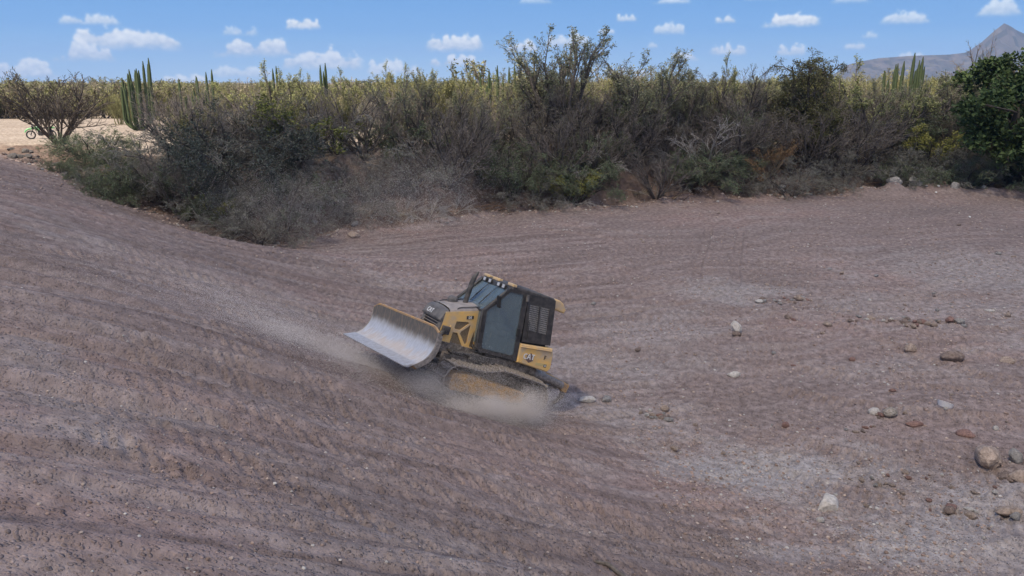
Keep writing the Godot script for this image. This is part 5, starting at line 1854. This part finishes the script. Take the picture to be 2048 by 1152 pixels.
	# ---- the scrub on the plain behind, in the sun
	var scrub := [["yellow_green_shrub", "yellow_a", "yellow-green shrub", "shrub", 3.0, 4.8, "yellow-green shrubs on the plain"], ["yellow_green_shrub", "yellow_b", "yellow-green shrub", "shrub", 3.0, 5.0, "yellow-green shrubs on the plain"], ["dry_shrub", "dry_a", "pale dry shrub", "shrub", 1.8, 3.4, "dry shrubs on the plain"], ["dry_shrub", "dry_b", "pale dry shrub", "shrub", 1.8, 3.2, "dry shrubs on the plain"],
		["scrub_tree", "tall_c", "thin pale green tree", "tree", 4.0, 5.4, "pale trees on the plain"], ["scrub_thorn", "bare_a", "grey leafless thorn tree", "tree", 3.2, 4.8, "thorn trees on the plain"]]
	for k in 290:
		var z := -57.0 - pow(r.randf(), 1.7) * 52.0
		var wide := -z * 0.72
		var px := r.randf_range(-wide, wide)
		var gap := 5.0 if px < -7.0 else 10.5
		if z > toe(px) - gap:
			z = toe(px) - gap - r.randf_range(0.0, 6.0)
		# the dirt track on the left stays open
		if px < -22.0 and z > -80.0 and z < -48.0:
			continue
		var q: Array = scrub[[0, 1, 0, 1, 2, 3, 2, 4, 5, 4][r.randi() % 10]]
		var hgt := r.randf_range(q[4], q[5]) * 1.12
		var side := px / -z
		if side < -0.38:
			hgt *= 0.72
		plant(q[0], q[1], ("big " if hgt > 3.9 else "small ") + q[2] + " in the " + ("near" if z > -75.0 else ("middle" if z > -90.0 else "far")) + " sunlit scrub " + ("at the far left" if side < -0.45 else ("behind the big blue-green bush" if side < -0.22 else ("behind the gully" if side < 0.03 else ("behind the feathery trees" if side < 0.3 else "towards the mesa")))), q[3], px, z, hgt, r.randf_range(0.9, 1.3), -1.0, q[6])
	# ---- and the far scrub, one mass to the horizon
	for m in ["far_a", "far_b", "far_c"]:
		var mm := MultiMesh.new()
		mm.transform_format = MultiMesh.TRANSFORM_3D
		mm.mesh = protos[m].crown
		var list := []
		for k in 2800:
			var z := -100.0 - 900.0 * pow(r.randf(), 1.9)
			var px := r.randf_range(-0.75, 0.75) * z
			if k >= 2000:
				z = -62.0 - 340.0 * pow(r.randf(), 1.5)
				px = (0.74 + 0.9 * r.randf()) * z * (1.0 if r.randf() < 0.5 else -1.0)
			var s: float = (1.5 + 3.4 * pow(r.randf(), 2.2)) * (1.0 + 0.35 * n_big.get_noise_2d(px * 0.4, z * 0.4)) * (1.6 if r.randf() < 0.05 and px > z * -0.2 * -1.0 else 1.0) / protos[m].top
			list.append(Transform3D(Basis(Vector3.UP, r.randf() * TAU).scaled(Vector3(s * 1.3, s, s * 1.3)), Vector3(px, land(px, z) - 0.1, z)))
		mm.instance_count = list.size()
		for k in list.size():
			mm.set_instance_transform(k, list[k])
		var o := MultiMeshInstance3D.new()
		o.name = numbered("scrub")
		o.multimesh = mm
		o.material_override = M.leaf
		o.set_meta("kind", "stuff")
		o.set_meta("label", "yellow-green desert scrub reaching to the horizon")
		add_child(o)


# ---------------------------------------------------------------- stones
var rocks := []

func rock_shape(seed_: int, rough: float, angular: float, detail: int) -> Shape:
	# a ball of triangles pushed in and out, with some flats cut on it
	var f := FastNoiseLite.new()
	f.seed = seed_
	f.frequency = 0.9
	f.fractal_octaves = 3
	var r := RandomNumberGenerator.new()
	r.seed = seed_ * 13 + 1
	var cuts := []
	for k in 14:
		cuts.append([Vector3(r.randf_range(-1, 1), r.randf_range(-1, 1), r.randf_range(-1, 1)).normalized(), r.randf_range(0.56, 0.86)])
	var s := Shape.new()
	var place := func(d: Vector3) -> Vector3:
		var len := 1.0 + rough * f.get_noise_3dv(d * 1.3)
		var p := d * len
		for c in cuts:
			var over: float = p.dot(c[0]) - c[1]
			if over > 0.0:
				p -= c[0] * over * angular
		return p
	var faces := []
	var o := [Vector3.UP, Vector3.DOWN, Vector3.LEFT, Vector3.RIGHT, Vector3.FORWARD, Vector3.BACK]
	for t in [[0, 3, 5], [0, 5, 2], [0, 2, 4], [0, 4, 3], [1, 5, 3], [1, 2, 5], [1, 4, 2], [1, 3, 4]]:
		faces.append([o[t[0]], o[t[1]], o[t[2]]])
	for k in detail:
		var more := []
		for q in faces:
			var a: Vector3 = ((q[0] + q[1]) * 0.5).normalized()
			var b: Vector3 = ((q[1] + q[2]) * 0.5).normalized()
			var c: Vector3 = ((q[2] + q[0]) * 0.5).normalized()
			more.append_array([[q[0], a, c], [a, q[1], b], [c, b, q[2]], [a, b, c]])
		faces = more
	for q in faces:
		var a: Vector3 = place.call(q[0])
		var b: Vector3 = place.call(q[1])
		var c: Vector3 = place.call(q[2])
		var n := (b - a).cross(c - a).normalized()
		if n.dot(a + b + c) < 0.0:
			n = -n
		var mixn := func(d: Vector3) -> Vector3:
			return (n * (0.35 + 0.65 * angular) + d * 0.65 * (1.0 - angular)).normalized()
		s.tri(a, b, c, mixn.call(q[0]), mixn.call(q[1]), mixn.call(q[2]))
	return s

func rock_mat(lin: Color, seed_: int, blotch := 0.55) -> StandardMaterial3D:
	var m := StandardMaterial3D.new()
	m.albedo_texture = noise_tex(128, 0.03, seed_, Color(lin.r * blotch, lin.g * blotch, lin.b * blotch), Color(minf(lin.r * 1.25, 1), minf(lin.g * 1.25, 1), minf(lin.b * 1.25, 1)), 5)
	m.uv1_triplanar = true
	m.uv1_scale = Vector3.ONE * 0.8
	m.roughness = 0.95
	m.metallic_specular = 0.2
	m.heightmap_enabled = true
	m.heightmap_texture = M.rock.heightmap_texture
	m.heightmap_scale = 2.5
	return m

func stone(called: String, label: String, x: float, z: float, size: Vector3, kind: int, m: Material, turn := -1.0, sunk := 0.25, group := "", tilt := 0.0) -> void:
	var o := part(self, called, rocks[kind], m)
	var b := Basis(Vector3.UP, rng.randf() * TAU if turn < 0.0 else turn) * Basis(Vector3.RIGHT, tilt)
	o.transform = Transform3D(b.scaled_local(size * 0.5), Vector3(x, ground_y(x, z) + size.y * (0.5 - sunk), z))
	tag(o, label, "boulder" if called == "boulder" else "stone", group)

func build_stones() -> void:
	for k in 5:
		rocks.append(rock_shape(20 + k, 0.25, 0.85, 3).mesh())       # angular
	for k in 5:
		rocks.append(rock_shape(40 + k, 0.3, 0.5, 3).mesh())       # rounded by water
	var tan_ := rock_mat(Color(0.42, 0.34, 0.29), 201)
	var grey := rock_mat(Color(0.36, 0.35, 0.345), 202)
	var pale := rock_mat(Color(0.60, 0.57, 0.54), 203, 0.7)
	var brown := rock_mat(Color(0.27, 0.215, 0.19), 204)
	var red := rock_mat(Color(0.32, 0.205, 0.18), 205)
	var dark := rock_mat(Color(0.15, 0.14, 0.135), 206)
	var list := [
		["boulder", "large angular tan boulder at the lower right edge, biggest of its cluster", 11.45, -17.0, Vector3(0.85, 0.66, 0.7), 0, tan_, 0.6, 0.2],
		["boulder", "upright grey slab between the large tan boulder and the picture's right edge", 12.15, -17.0, Vector3(0.36, 0.5, 0.32), 1, grey, 0.3, 0.2],
		["boulder", "rounded pinkish boulder at the front of the lower right cluster", 11.85, -16.25, Vector3(0.62, 0.36, 0.42), 6, tan_, 0.2, 0.25],
		["boulder", "grey and white boulder cut by the picture's right edge", 12.55, -16.75, Vector3(0.6, 0.62, 0.5), 2, grey, 1.2, 0.2],
		["boulder", "flat grey stone wedged before the large tan boulder", 11.6, -16.4, Vector3(0.55, 0.24, 0.42), 3, brown, 1.0, 0.35],
		["boulder", "pale pointed boulder half buried in the lower slope", 6.95, -15.2, Vector3(0.72, 0.6, 0.45), 4, pale, 0.4, 0.45],
		["boulder", "long dark brown rounded boulder alone on the right of the floor", 14.15, -23.45, Vector3(0.88, 0.46, 0.55), 7, brown, 0.1, 0.25],
		["boulder", "round tan cobble left of the long dark brown boulder", 13.25, -24.3, Vector3(0.42, 0.4, 0.38), 5, tan_, 0.0, 0.2],
		["boulder", "low rounded stone right of the long dark brown boulder", 15.75, -23.2, Vector3(0.6, 0.3, 0.4), 8, tan_, 0.2, 0.3],
		["boulder", "off-white stone touching a brown and white mottled one", 10.0, -19.75, Vector3(0.36, 0.26, 0.3), 9, pale, 0.4, 0.25],
		["boulder", "brown and white mottled stone beside an off-white one", 10.35, -19.55, Vector3(0.46, 0.32, 0.36), 5, rock_mat(Color(0.42, 0.38, 0.34), 207, 0.4), 0.4, 0.25],
		["boulder", "long flat reddish stone lying near the white plastic shard", 10.75, -19.0, Vector3(0.52, 0.18, 0.26), 6, red, 0.05, 0.3],
		["boulder", "sloping reddish stone sunk in the bank of a rut", 11.75, -18.4, Vector3(0.5, 0.26, 0.34), 7, red, 2.6, 0.4],
		["boulder", "tall pale stone standing on end in mid floor", 8.05, -26.5, Vector3(0.42, 0.56, 0.4), 1, pale, 0.3, 0.25],
		["boulder", "small brown stone at the foot of the upright pale one", 7.98, -26.15, Vector3(0.36, 0.2, 0.26), 9, brown, 0.3, 0.3],
		["boulder", "large pale grey boulder at the foot of the bank, left of two", 27.1, -55.1, Vector3(1.15, 0.95, 1.0), 0, grey, 2.0, 0.2],
		["boulder", "large pale grey boulder at the foot of the bank, right of two", 28.9, -55.5, Vector3(1.25, 1.0, 1.0), 1, grey, 0.7, 0.2],
		["boulder", "wedge shaped grey stone stuck in the gravel berm", 31.2, -54.5, Vector3(0.75, 0.8, 0.6), 2, grey, 0.1, 0.4],
		["boulder", "flat pale stone alone in the middle of the floor", 7.0, -22.8, Vector3(0.46, 0.22, 0.34), 6, pale, 0.2, 0.3],
		["boulder", "whitish flat rock lying just behind the bulldozer's ripper", 2.15, -20.75, Vector3(0.56, 0.22, 0.36), 3, pale, 0.1, 0.3],
		["boulder", "dull grey rock next to the whitish one behind the ripper", 2.75, -20.9, Vector3(0.4, 0.2, 0.3), 4, grey, 0.6, 0.3],
		["boulder", "long tan flat stone near the lower right corner", 10.7, -14.85, Vector3(0.66, 0.26, 0.34), 7, tan_, 0.1, 0.3],
		["boulder", "brown cobble left of a pink one near the lower right corner", 9.55, -15.05, Vector3(0.3, 0.2, 0.24), 5, brown, 0.4, 0.25],
		["boulder", "pinkish pointed cobble right of a brown one near the lower right corner", 9.88, -14.9, Vector3(0.32, 0.22, 0.26), 0, tan_, 1.4, 0.25],
		["boulder", "small pale greenish pebble below the half buried pointed boulder", 6.5, -14.5, Vector3(0.19, 0.14, 0.16), 9, pale, 0.4, 0.25],
		["boulder", "tan stone at the foot of the left bank beside dark rubble", -8.75, -42.0, Vector3(0.75, 0.45, 0.5), 1, tan_, 0.4, 0.25],
	]
	for q in list:
		stone(q[0], q[1], q[2], q[3], q[4], q[5], q[6], q[7], q[8])
	var mats := [tan_, grey, pale, brown, red, grey, tan_]
	var r := RandomNumberGenerator.new()
	r.seed = 515
	# clusters: [middle x, z, spread x, z, count, small, large, label, group]
	var clusters := [[4.2, -20.0, 0.75, 0.35, 16, 0.14, 0.36, "rounded stone in the heap on the gravel right of the bulldozer", "stone heap right of the bulldozer"],
		[10.6, -30.2, 1.5, 0.5, 20, 0.16, 0.42, "stone in the straggling row in the middle distance", "row of stones in the middle distance"], [13.2, -27.6, 3.0, 0.5, 22, 0.14, 0.4, "stone in the line along the rut on the right", "line of stones along the rut"],
		[15.2, -26.9, 0.9, 0.4, 12, 0.2, 0.5, "reddish stone in the clump at the end of the rut", "clump of stones at the end of the rut"], [24.0, -55.2, 5.0, 0.5, 22, 0.2, 0.55, "grey stone in the rubble along the foot of the bank", "rubble along the foot of the bank"],
		[10.8, -14.8, 1.4, 0.9, 24, 0.1, 0.26, "cobble in the stony patch at the lower right", "cobbles at the lower right"], [9.0, -16.2, 1.6, 0.8, 20, 0.08, 0.2, "small stone on the grey gravel at the lower right", "small stones on grey gravel"], [10.0, -19.3, 2.4, 0.7, 14, 0.1, 0.25, "small stone near the white plastic shard", "small stones near the plastic shard"]]
	for c in clusters:
		for k in c[4]:
			var s := lerpf(c[5], c[6], pow(r.randf(), 2.0))
			stone("stone", c[7], c[0] + r.randfn() * c[2] * 0.6, c[1] + r.randfn() * c[3] * 0.6, Vector3(s, s * r.randf_range(0.45, 0.8), s * r.randf_range(0.6, 0.95)), r.randi() % 10, mats[r.randi() % 7], -1.0, 0.25, c[8])
	# broken rock on the left bank
	for k in 60:
		var x := r.randf_range(-33.0, -8.5)
		var z := toe(x) - pow(r.randf(), 1.6) * 3.4 + 0.15
		var s := r.randf_range(0.25, 0.85)
		stone("rubble_stone", "dark angular rock of the broken bank below the left bushes", x, z, Vector3(s, s * 0.6, s * 0.8), r.randi() % 5, [dark, brown, grey, dark][r.randi() % 4], -1.0, 0.35, "broken rock of the left bank", r.randf_range(-0.5, 0.5))
	# single stones all over the floor
	for k in 110:
		var x := r.randf_range(1.0, 30.0)
		var z := r.randf_range(-50.0, -12.0)
		if z > -22.0 and x < 4.0:
			continue
		if absf(x) > -z * 0.72:
			continue
		var s := 0.1 + 0.22 * pow(r.randf(), 3.0)
		stone("stone", "small loose stone scattered on the pit floor", x, z, Vector3(s, s * 0.6, s * 0.8), r.randi() % 10, mats[r.randi() % 7], -1.0, 0.25, "stones scattered on the pit floor")
	# pebbles and clods nobody could count
	var small := []
	for k in 3:
		small.append(rock_shape(70 + k, 0.3, 0.7, 1))
	var tones := [Color(0.42, 0.345, 0.30), Color(0.30, 0.225, 0.195), Color(0.40, 0.385, 0.37), Color(0.24, 0.18, 0.155), Color(0.50, 0.475, 0.45), Color(0.33, 0.25, 0.215)]
	var names := ["pebbles", "gravel", "clods"]
	for k in 3:
		var mm := MultiMesh.new()
		mm.transform_format = MultiMesh.TRANSFORM_3D
		mm.use_colors = true
		mm.mesh = small[k].mesh()
		var ts := []
		var cs := []
		for i in 42000:
			# nearer ground shows more of them
			var z := -5.5 - 50.0 * pow(r.randf(), 1.7)
			var x := r.randf_range(-0.74, 0.74) * (-z) - 0.5
			if toe(x) - z > 1.0:
				continue
			var dens := 0.45 + 0.9 * n_mid.get_noise_2d(x * 0.7 + 200.0, z * 0.7)
			for p in GRAVEL:
				var dx: float = (x - p[0]) / p[2]
				var dz: float = (z - p[1]) / p[3]
				dens += p[4] * exp(-dx * dx - dz * dz) * 1.2
			if toe(x) - z > -1.2:
				dens += 0.8
			if x < 3.0 and z > -30.0:
				dens *= 0.32
			if r.randf() > dens:
				continue
			var s := (0.009 + 0.04 * pow(r.randf(), 6.0)) * (1.0 + 0.012 * maxf(0.0, -z - 10.0))
			if x < 3.0 and z > -30.0:
				s *= 0.62
			if toe(x) - z > -1.2:
				s *= 2.0
			var y := ground_y(x, z)
			ts.append(Transform3D(Basis(Vector3(r.randf_range(-1, 1), r.randf_range(-1, 1), r.randf_range(-1, 1)).normalized(), r.randf() * 3.0).scaled(Vector3(1, 0.7, 1) * s), Vector3(x, y + s * 0.12, z)))
			var t: Color = tones[[0, 1, 2, 3, 5, 4][r.randi() % (6 if r.randf() < 0.2 else 5)]]
			if k == 2:
				t = tones[[1, 3, 5, 0][r.randi() % 4]]
			var v := r.randf_range(0.75, 1.15)
			cs.append(Color(t.r * v, t.g * v, t.b * v))
		mm.instance_count = ts.size()
		for i in ts.size():
			mm.set_instance_transform(i, ts[i])
			mm.set_instance_color(i, cs[i])
		var o := MultiMeshInstance3D.new()
		o.name = names[k]
		o.multimesh = mm
		o.material_override = M.twig
		o.set_meta("kind", "stuff")
		o.set_meta("label", "loose pebbles and clods strewn over the dozed ground")
		add_child(o)
		print(names[k], " ", ts.size(), " ", Time.get_ticks_msec())

# ---------------------------------------------------------------- sticks, a log, litter
func stick(called: String, label: String, category: String, pts: Array, r0: float, r1: float, m: Material, forks := 0, group := "") -> void:
	var a: Vector3 = pts[0]
	var o := thing(called, label, category, Transform3D(Basis.IDENTITY, a), group)
	var p := PackedVector3Array()
	var rad := PackedFloat32Array()
	var n := pts.size()
	for i in n:
		var q: Vector3 = pts[i]
		p.append(q - a)
		rad.append(lerpf(r0, r1, float(i) / (n - 1)) * rng.randf_range(0.88, 1.1))
	var s := Shape.new()
	s.tube(p, rad, 7)
	part(o, "stem", s, m)
	for k in forks:
		var i := rng.randi_range(1, n - 2) if n > 2 else 0
		var f := Shape.new()
		var d := (p[i + 1] - p[i]).normalized()
		var e := (d + Vector3(rng.randf_range(-0.9, 0.9), rng.randf_range(0.0, 0.7), rng.randf_range(-0.9, 0.9))).normalized() * rng.randf_range(0.3, 0.8) * p[0].distance_to(p[n - 1]) * 0.5
		f.tube(PackedVector3Array([p[i], p[i] + e * 0.5 + Vector3(0, 0.03, 0), p[i] + e]), PackedFloat32Array([rad[i] * 0.6, rad[i] * 0.45, rad[i] * 0.2]), 5)
		part(o, "fork", f, m)

func gp(x: float, z: float, up := 0.0) -> Vector3:
	return Vector3(x, ground_y(x, z) + up, z)

func build_small_things() -> void:
	stick("stick", "short brown crooked stick lying on the near slope at the bottom", "stick", [gp(1.28, -10.35, 0.03), gp(1.46, -10.28, 0.05), gp(1.62, -10.1, 0.05), gp(1.74, -9.95, 0.035)], 0.035, 0.042, M.bark)
	stick("log", "pale weathered log lying on the bank at the right edge", "log", [Vector3(37.6, land(38, -60.5) + 0.55, -60.6), Vector3(39.2, land(39, -60.2) + 0.42, -60.2), Vector3(42.5, land(42, -59.8) + 0.3, -59.8)], 0.16, 0.22, M.bark_pale, 1)
	stick("log", "dark flat log below the pale weathered log at the right", "log", [Vector3(34.8, land(35, -60.2) + 0.12, -60.4), Vector3(37.0, land(37, -60) + 0.14, -60.2), Vector3(39.5, land(39, -59.6) + 0.12, -59.7)], 0.13, 0.17, M.bark_red)
	stick("fallen_log", "grey fallen trunk leaning down the rubble behind the olive bush", "log", [Vector3(-14.6, land(-14.6, -52.0) + 0.9, -52.0), Vector3(-12.9, land(-12.9, -50.2) + 0.75, -50.2), Vector3(-11.2, land(-11.2, -48.6) + 0.2, -48.6)], 0.13, 0.17, M.bark_pale, 2)
	var r := RandomNumberGenerator.new()
	r.seed = 909
	for k in 34:
		var x := r.randf_range(-16.0, 40.0)
		var b := r.randf_range(-0.3, 1.6)
		var z := toe(x) - b
		var len := r.randf_range(0.8, 2.4)
		var a := r.randf_range(-0.7, 0.7)
		var d := Vector3(cos(a), 0, sin(a) * 0.6) * len
		var p0 := gp(x, z, 0.04)
		var p2 := gp(x + d.x, z + d.z, r.randf_range(0.04, 0.5))
		var pm := (p0 + p2) * 0.5 + Vector3(0, r.randf_range(0.05, 0.25), 0)
		stick("fallen_branch", "dry fallen branch among the debris at the foot of the bank", "branch", [p0, pm, p2], r.randf_range(0.02, 0.04), 0.012, [M.bark_straw, M.bark_pale, M.bark_red][r.randi() % 3], 2, "fallen branches at the foot of the bank")
	# exposed roots under the overhanging bush
	for k in 9:
		var x := 32.6 + k * 0.28
		stick("root", "pale exposed root hanging from the cut bank at right", "root", [gp(x - 0.9, toe(x) - 2.6, 0.5), gp(x - 0.2, toe(x) - 1.4, 0.45), gp(x + 0.3, toe(x) - 0.5, 0.02)], 0.035, 0.02, M.bark_straw, 1, "roots hanging from the cut bank")
	# a torn white plastic shard, curled like a crescent
	var sh := Shape.new()
	var n := 14
	for i in n:
		var a0 := lerpf(-0.4, 3.6, float(i) / n)
		var a1 := lerpf(-0.4, 3.6, float(i + 1) / n)
		var w0 := 0.05 + 0.12 * sin(PI * i / n)
		var w1 := 0.05 + 0.12 * sin(PI * (i + 1) / n)
		var i0 := Vector3(cos(a0) * 0.17, 0.02, -sin(a0) * 0.15)
		var i1 := Vector3(cos(a1) * 0.17, 0.02, -sin(a1) * 0.15)
		var u0 := Vector3(cos(a0) * (0.17 + w0 * 0.4), 0.02 + w0, -sin(a0) * (0.15 + w0 * 0.4))
		var u1 := Vector3(cos(a1) * (0.17 + w1 * 0.4), 0.02 + w1, -sin(a1) * (0.15 + w1 * 0.4))
		for th in [0.0, 0.008]:
			var t: float = th
			var o0 := Vector3(cos(a0), -0.4, -sin(a0)) * t
			var o1 := Vector3(cos(a1), -0.4, -sin(a1)) * t
			sh.flat(i0 + o0, i1 + o1, u1 + o1, o0 + o1 if t > 0.0 else -Vector3(cos(a0), -0.4, -sin(a0)))
			sh.flat(i0 + o0, u1 + o1, u0 + o0, o0 + o1 if t > 0.0 else -Vector3(cos(a0), -0.4, -sin(a0)))
		sh.flat(u0, u1, u1 + Vector3(cos(a1), -0.4, -sin(a1)) * 0.008, Vector3.UP)
	var sd := part(self, "plastic_shard", sh, mat(Color(0.82, 0.83, 0.84), 0.35), Transform3D(Basis(Vector3.UP, 2.2) * Basis(Vector3.RIGHT, 0.15), gp(12.05, -19.95)))
	tag(sd, "curled shard of white plastic lying on the floor at right", "litter")
	# scraps of white litter by the bank
	for q in [[30.1, -54.6, 0.4, "white litter scrap on the gravel berm"], [33.5, -57.0, 0.35, "white litter scrap under the overhanging bush"], [29.6, -53.9, 0.3, "small white litter scrap before the gravel berm"], [27.5, -46.0, 0.3, "white litter scrap on the far floor below the berm"]]:
		var sc := Shape.new()
		var pl := []
		for k in 7:
			pl.append([cos(TAU * k / 7.0) * q[2] * 0.5 * r.randf_range(0.6, 1.1), sin(TAU * k / 7.0) * q[2] * 0.3 * r.randf_range(0.6, 1.1)])
		sc.plate(v2(pl), 0.05, Transform3D.IDENTITY, 0.015)
		var so := part(self, "litter_scrap", sc, mat(Color(0.75, 0.75, 0.74), 0.6), Transform3D(Basis(Vector3.UP, r.randf()) * Basis(Vector3.RIGHT, -1.0), gp(q[0], q[1], 0.06)))
		tag(so, q[3], "litter")

# ---------------------------------------------------------------- the motorcycle under the bare tree
func build_motorcycle() -> void:
	var x := -36.6
	var z := -61.2
	var rub := mat(Color(0.02, 0.02, 0.02), 0.9)
	var dk := mat(Color(0.035, 0.035, 0.04), 0.5)
	var green := mat(Color(0.16, 0.50, 0.20), 0.35)
	var mint := mat(Color(0.42, 0.72, 0.52), 0.4)
	var alu := mat(Color(0.45, 0.45, 0.46), 0.4, 0.8)
	# own axes: x forward, z to its right; it faces left and a little towards the camera
	var o := thing("motorcycle", "green and black motorcycle parked behind the leafless spreading tree", "motorcycle", Transform3D(Basis(Vector3.UP, PI + 0.5) * Basis(Vector3.RIGHT, 0.12), Vector3(x, land(x, z) + 0.0, z)))
	for w in [[0.70, 0.34], [-0.70, 0.33]]:
		var c := Vector3(w[0], w[1], 0)
		var wh := Node3D.new()
		wh.name = "wheel"
		wh.position = c
		o.add_child(wh, true)
		var ty := Shape.new()
		ty.lathe(Vector3(0, 0, -0.05), Vector3(0, 0, 1), PackedVector2Array([Vector2(0.02, w[1] - 0.09), Vector2(0.0, w[1] - 0.05), Vector2(0.02, w[1] - 0.01), Vector2(0.05, w[1]), Vector2(0.08, w[1] - 0.01), Vector2(0.1, w[1] - 0.05), Vector2(0.08, w[1] - 0.09), Vector2(0.02, w[1] - 0.09)]), 28)
		part(wh, "tyre", ty, rub)
		var rm := Shape.new()
		rm.lathe(Vector3(0, 0, -0.02), Vector3(0, 0, 1), PackedVector2Array([Vector2(0, w[1] - 0.11), Vector2(0, w[1] - 0.085), Vector2(0.04, w[1] - 0.085), Vector2(0.04, w[1] - 0.11), Vector2(0, w[1] - 0.11)]), 28)
		rm.lathe(Vector3(0, 0, -0.07), Vector3(0, 0, 1), PackedVector2Array([Vector2(0, 0), Vector2(0, 0.05), Vector2(0.14, 0.05), Vector2(0.14, 0)]), 12)
		for k in 12:
			var a := TAU * k / 12.0
			rm.rod(Vector3(0, 0, 0), Vector3(cos(a), sin(a), 0) * (w[1] - 0.1), 0.006, 4)
		part(wh, "rim", rm, alu)
	var fk := Shape.new()
	for s in [-0.08, 0.08]:
		fk.rod(Vector3(0.70, 0.34, s), Vector3(0.42, 0.98, s), 0.026, 8)
	fk.box(Vector3(0.1, 0.05, 0.22), at_pos(0.46, 0.92, 0))
	part(o, "front_fork", fk, dk)
	var fe := Shape.new()
	var fpts := PackedVector3Array()
	for k in 9:
		var a := lerpf(0.3, 2.1, k / 8.0)
		fpts.append(Vector3(0.68 + cos(a) * 0.43, 0.40 + sin(a) * 0.40, 0))
	fe.tube(fpts, PackedFloat32Array([0.03, 0.05, 0.06, 0.06, 0.06, 0.06, 0.06, 0.05, 0.03]), 8)
	part(o, "front_fender", fe, green)
	var hb := Shape.new()
	hb.tube(PackedVector3Array([Vector3(0.26, 1.10, -0.38), Vector3(0.34, 1.10, -0.2), Vector3(0.40, 1.02, 0), Vector3(0.34, 1.10, 0.2), Vector3(0.26, 1.10, 0.38)]), PackedFloat32Array([0.016, 0.014, 0.014, 0.014, 0.016]), 6)
	part(o, "handlebar", hb, dk)
	var hl := Shape.new()
	hl.plate(v2([[-0.12, -0.16], [0.12, -0.16], [0.15, 0.1], [0.0, 0.2], [-0.15, 0.1]]), 0.1, Transform3D(Basis(Vector3.UP, PI / 2), Vector3(0.54, 0.92, 0)), 0.03)
	part(o, "headlight_cowl", hl, dk)
	var ln := Shape.new()
	ln.box(Vector3(0.02, 0.11, 0.14), at_pos(0.60, 0.91, 0), 0.008)
	part(o, "headlight", ln, mint)
	var tk := Shape.new()
	tk.plate(v2([[0.40, 0.78], [0.36, 0.96], [0.12, 1.0], [-0.08, 0.88], [-0.05, 0.74], [0.2, 0.68]]), 0.26, Transform3D.IDENTITY, 0.06)
	part(o, "fuel_tank", tk, mint)
	var shd := Shape.new()
	for s in [-1.0, 1.0]:
		shd.plate(v2([[0.46, 0.9], [0.30, 0.94], [0.05, 0.7], [0.22, 0.58]]), 0.03, at_pos(0, 0, s * 0.16), 0.01)
	part(o, "side_shroud", shd, green)
	var se := Shape.new()
	se.plate(v2([[0.02, 0.92], [-0.25, 0.88], [-0.75, 0.96], [-0.78, 0.90], [-0.3, 0.78], [0.0, 0.82]]), 0.24, Transform3D.IDENTITY, 0.04)
	part(o, "seat", se, rub)
	var tl := Shape.new()
	tl.plate(v2([[-0.45, 0.88], [-0.78, 0.92], [-1.0, 0.86], [-0.96, 0.80], [-0.5, 0.74]]), 0.16, Transform3D.IDENTITY, 0.03)
	part(o, "rear_fender", tl, green)
	var en := Shape.new()
	en.box(Vector3(0.34, 0.26, 0.28), at_pos(0.05, 0.40, 0), 0.05)
	en.box(Vector3(0.18, 0.24, 0.18), Transform3D(Basis(Vector3(0, 0, 1), -0.3), Vector3(0.14, 0.6, 0)), 0.02)
	part(o, "engine", en, dk)
	var fr := Shape.new()
	for s in [-0.1, 0.1]:
		fr.tube(PackedVector3Array([Vector3(0.42, 0.9, s * 0.4), Vector3(0.26, 0.42, s), Vector3(0.0, 0.26, s), Vector3(-0.25, 0.34, s), Vector3(-0.70, 0.33, s)]), PackedFloat32Array([0.022, 0.02, 0.02, 0.024, 0.022]), 6)
		fr.tube(PackedVector3Array([Vector3(-0.2, 0.36, s), Vector3(-0.25, 0.78, s), Vector3(-0.8, 0.88, s)]), PackedFloat32Array([0.018, 0.018, 0.015]), 6)
	part(o, "frame", fr, dk)
	var exh := Shape.new()
	exh.tube(PackedVector3Array([Vector3(0.2, 0.55, 0.12), Vector3(0.12, 0.3, 0.17), Vector3(-0.2, 0.32, 0.18), Vector3(-0.5, 0.52, 0.2), Vector3(-0.85, 0.66, 0.2)]), PackedFloat32Array([0.022, 0.025, 0.03, 0.045, 0.05]), 8)
	part(o, "exhaust", exh, alu)
	var ks := Shape.new()
	ks.rod(Vector3(-0.1, 0.3, -0.1), Vector3(-0.05, 0.0, -0.3), 0.014, 6)
	part(o, "kickstand", ks, dk)
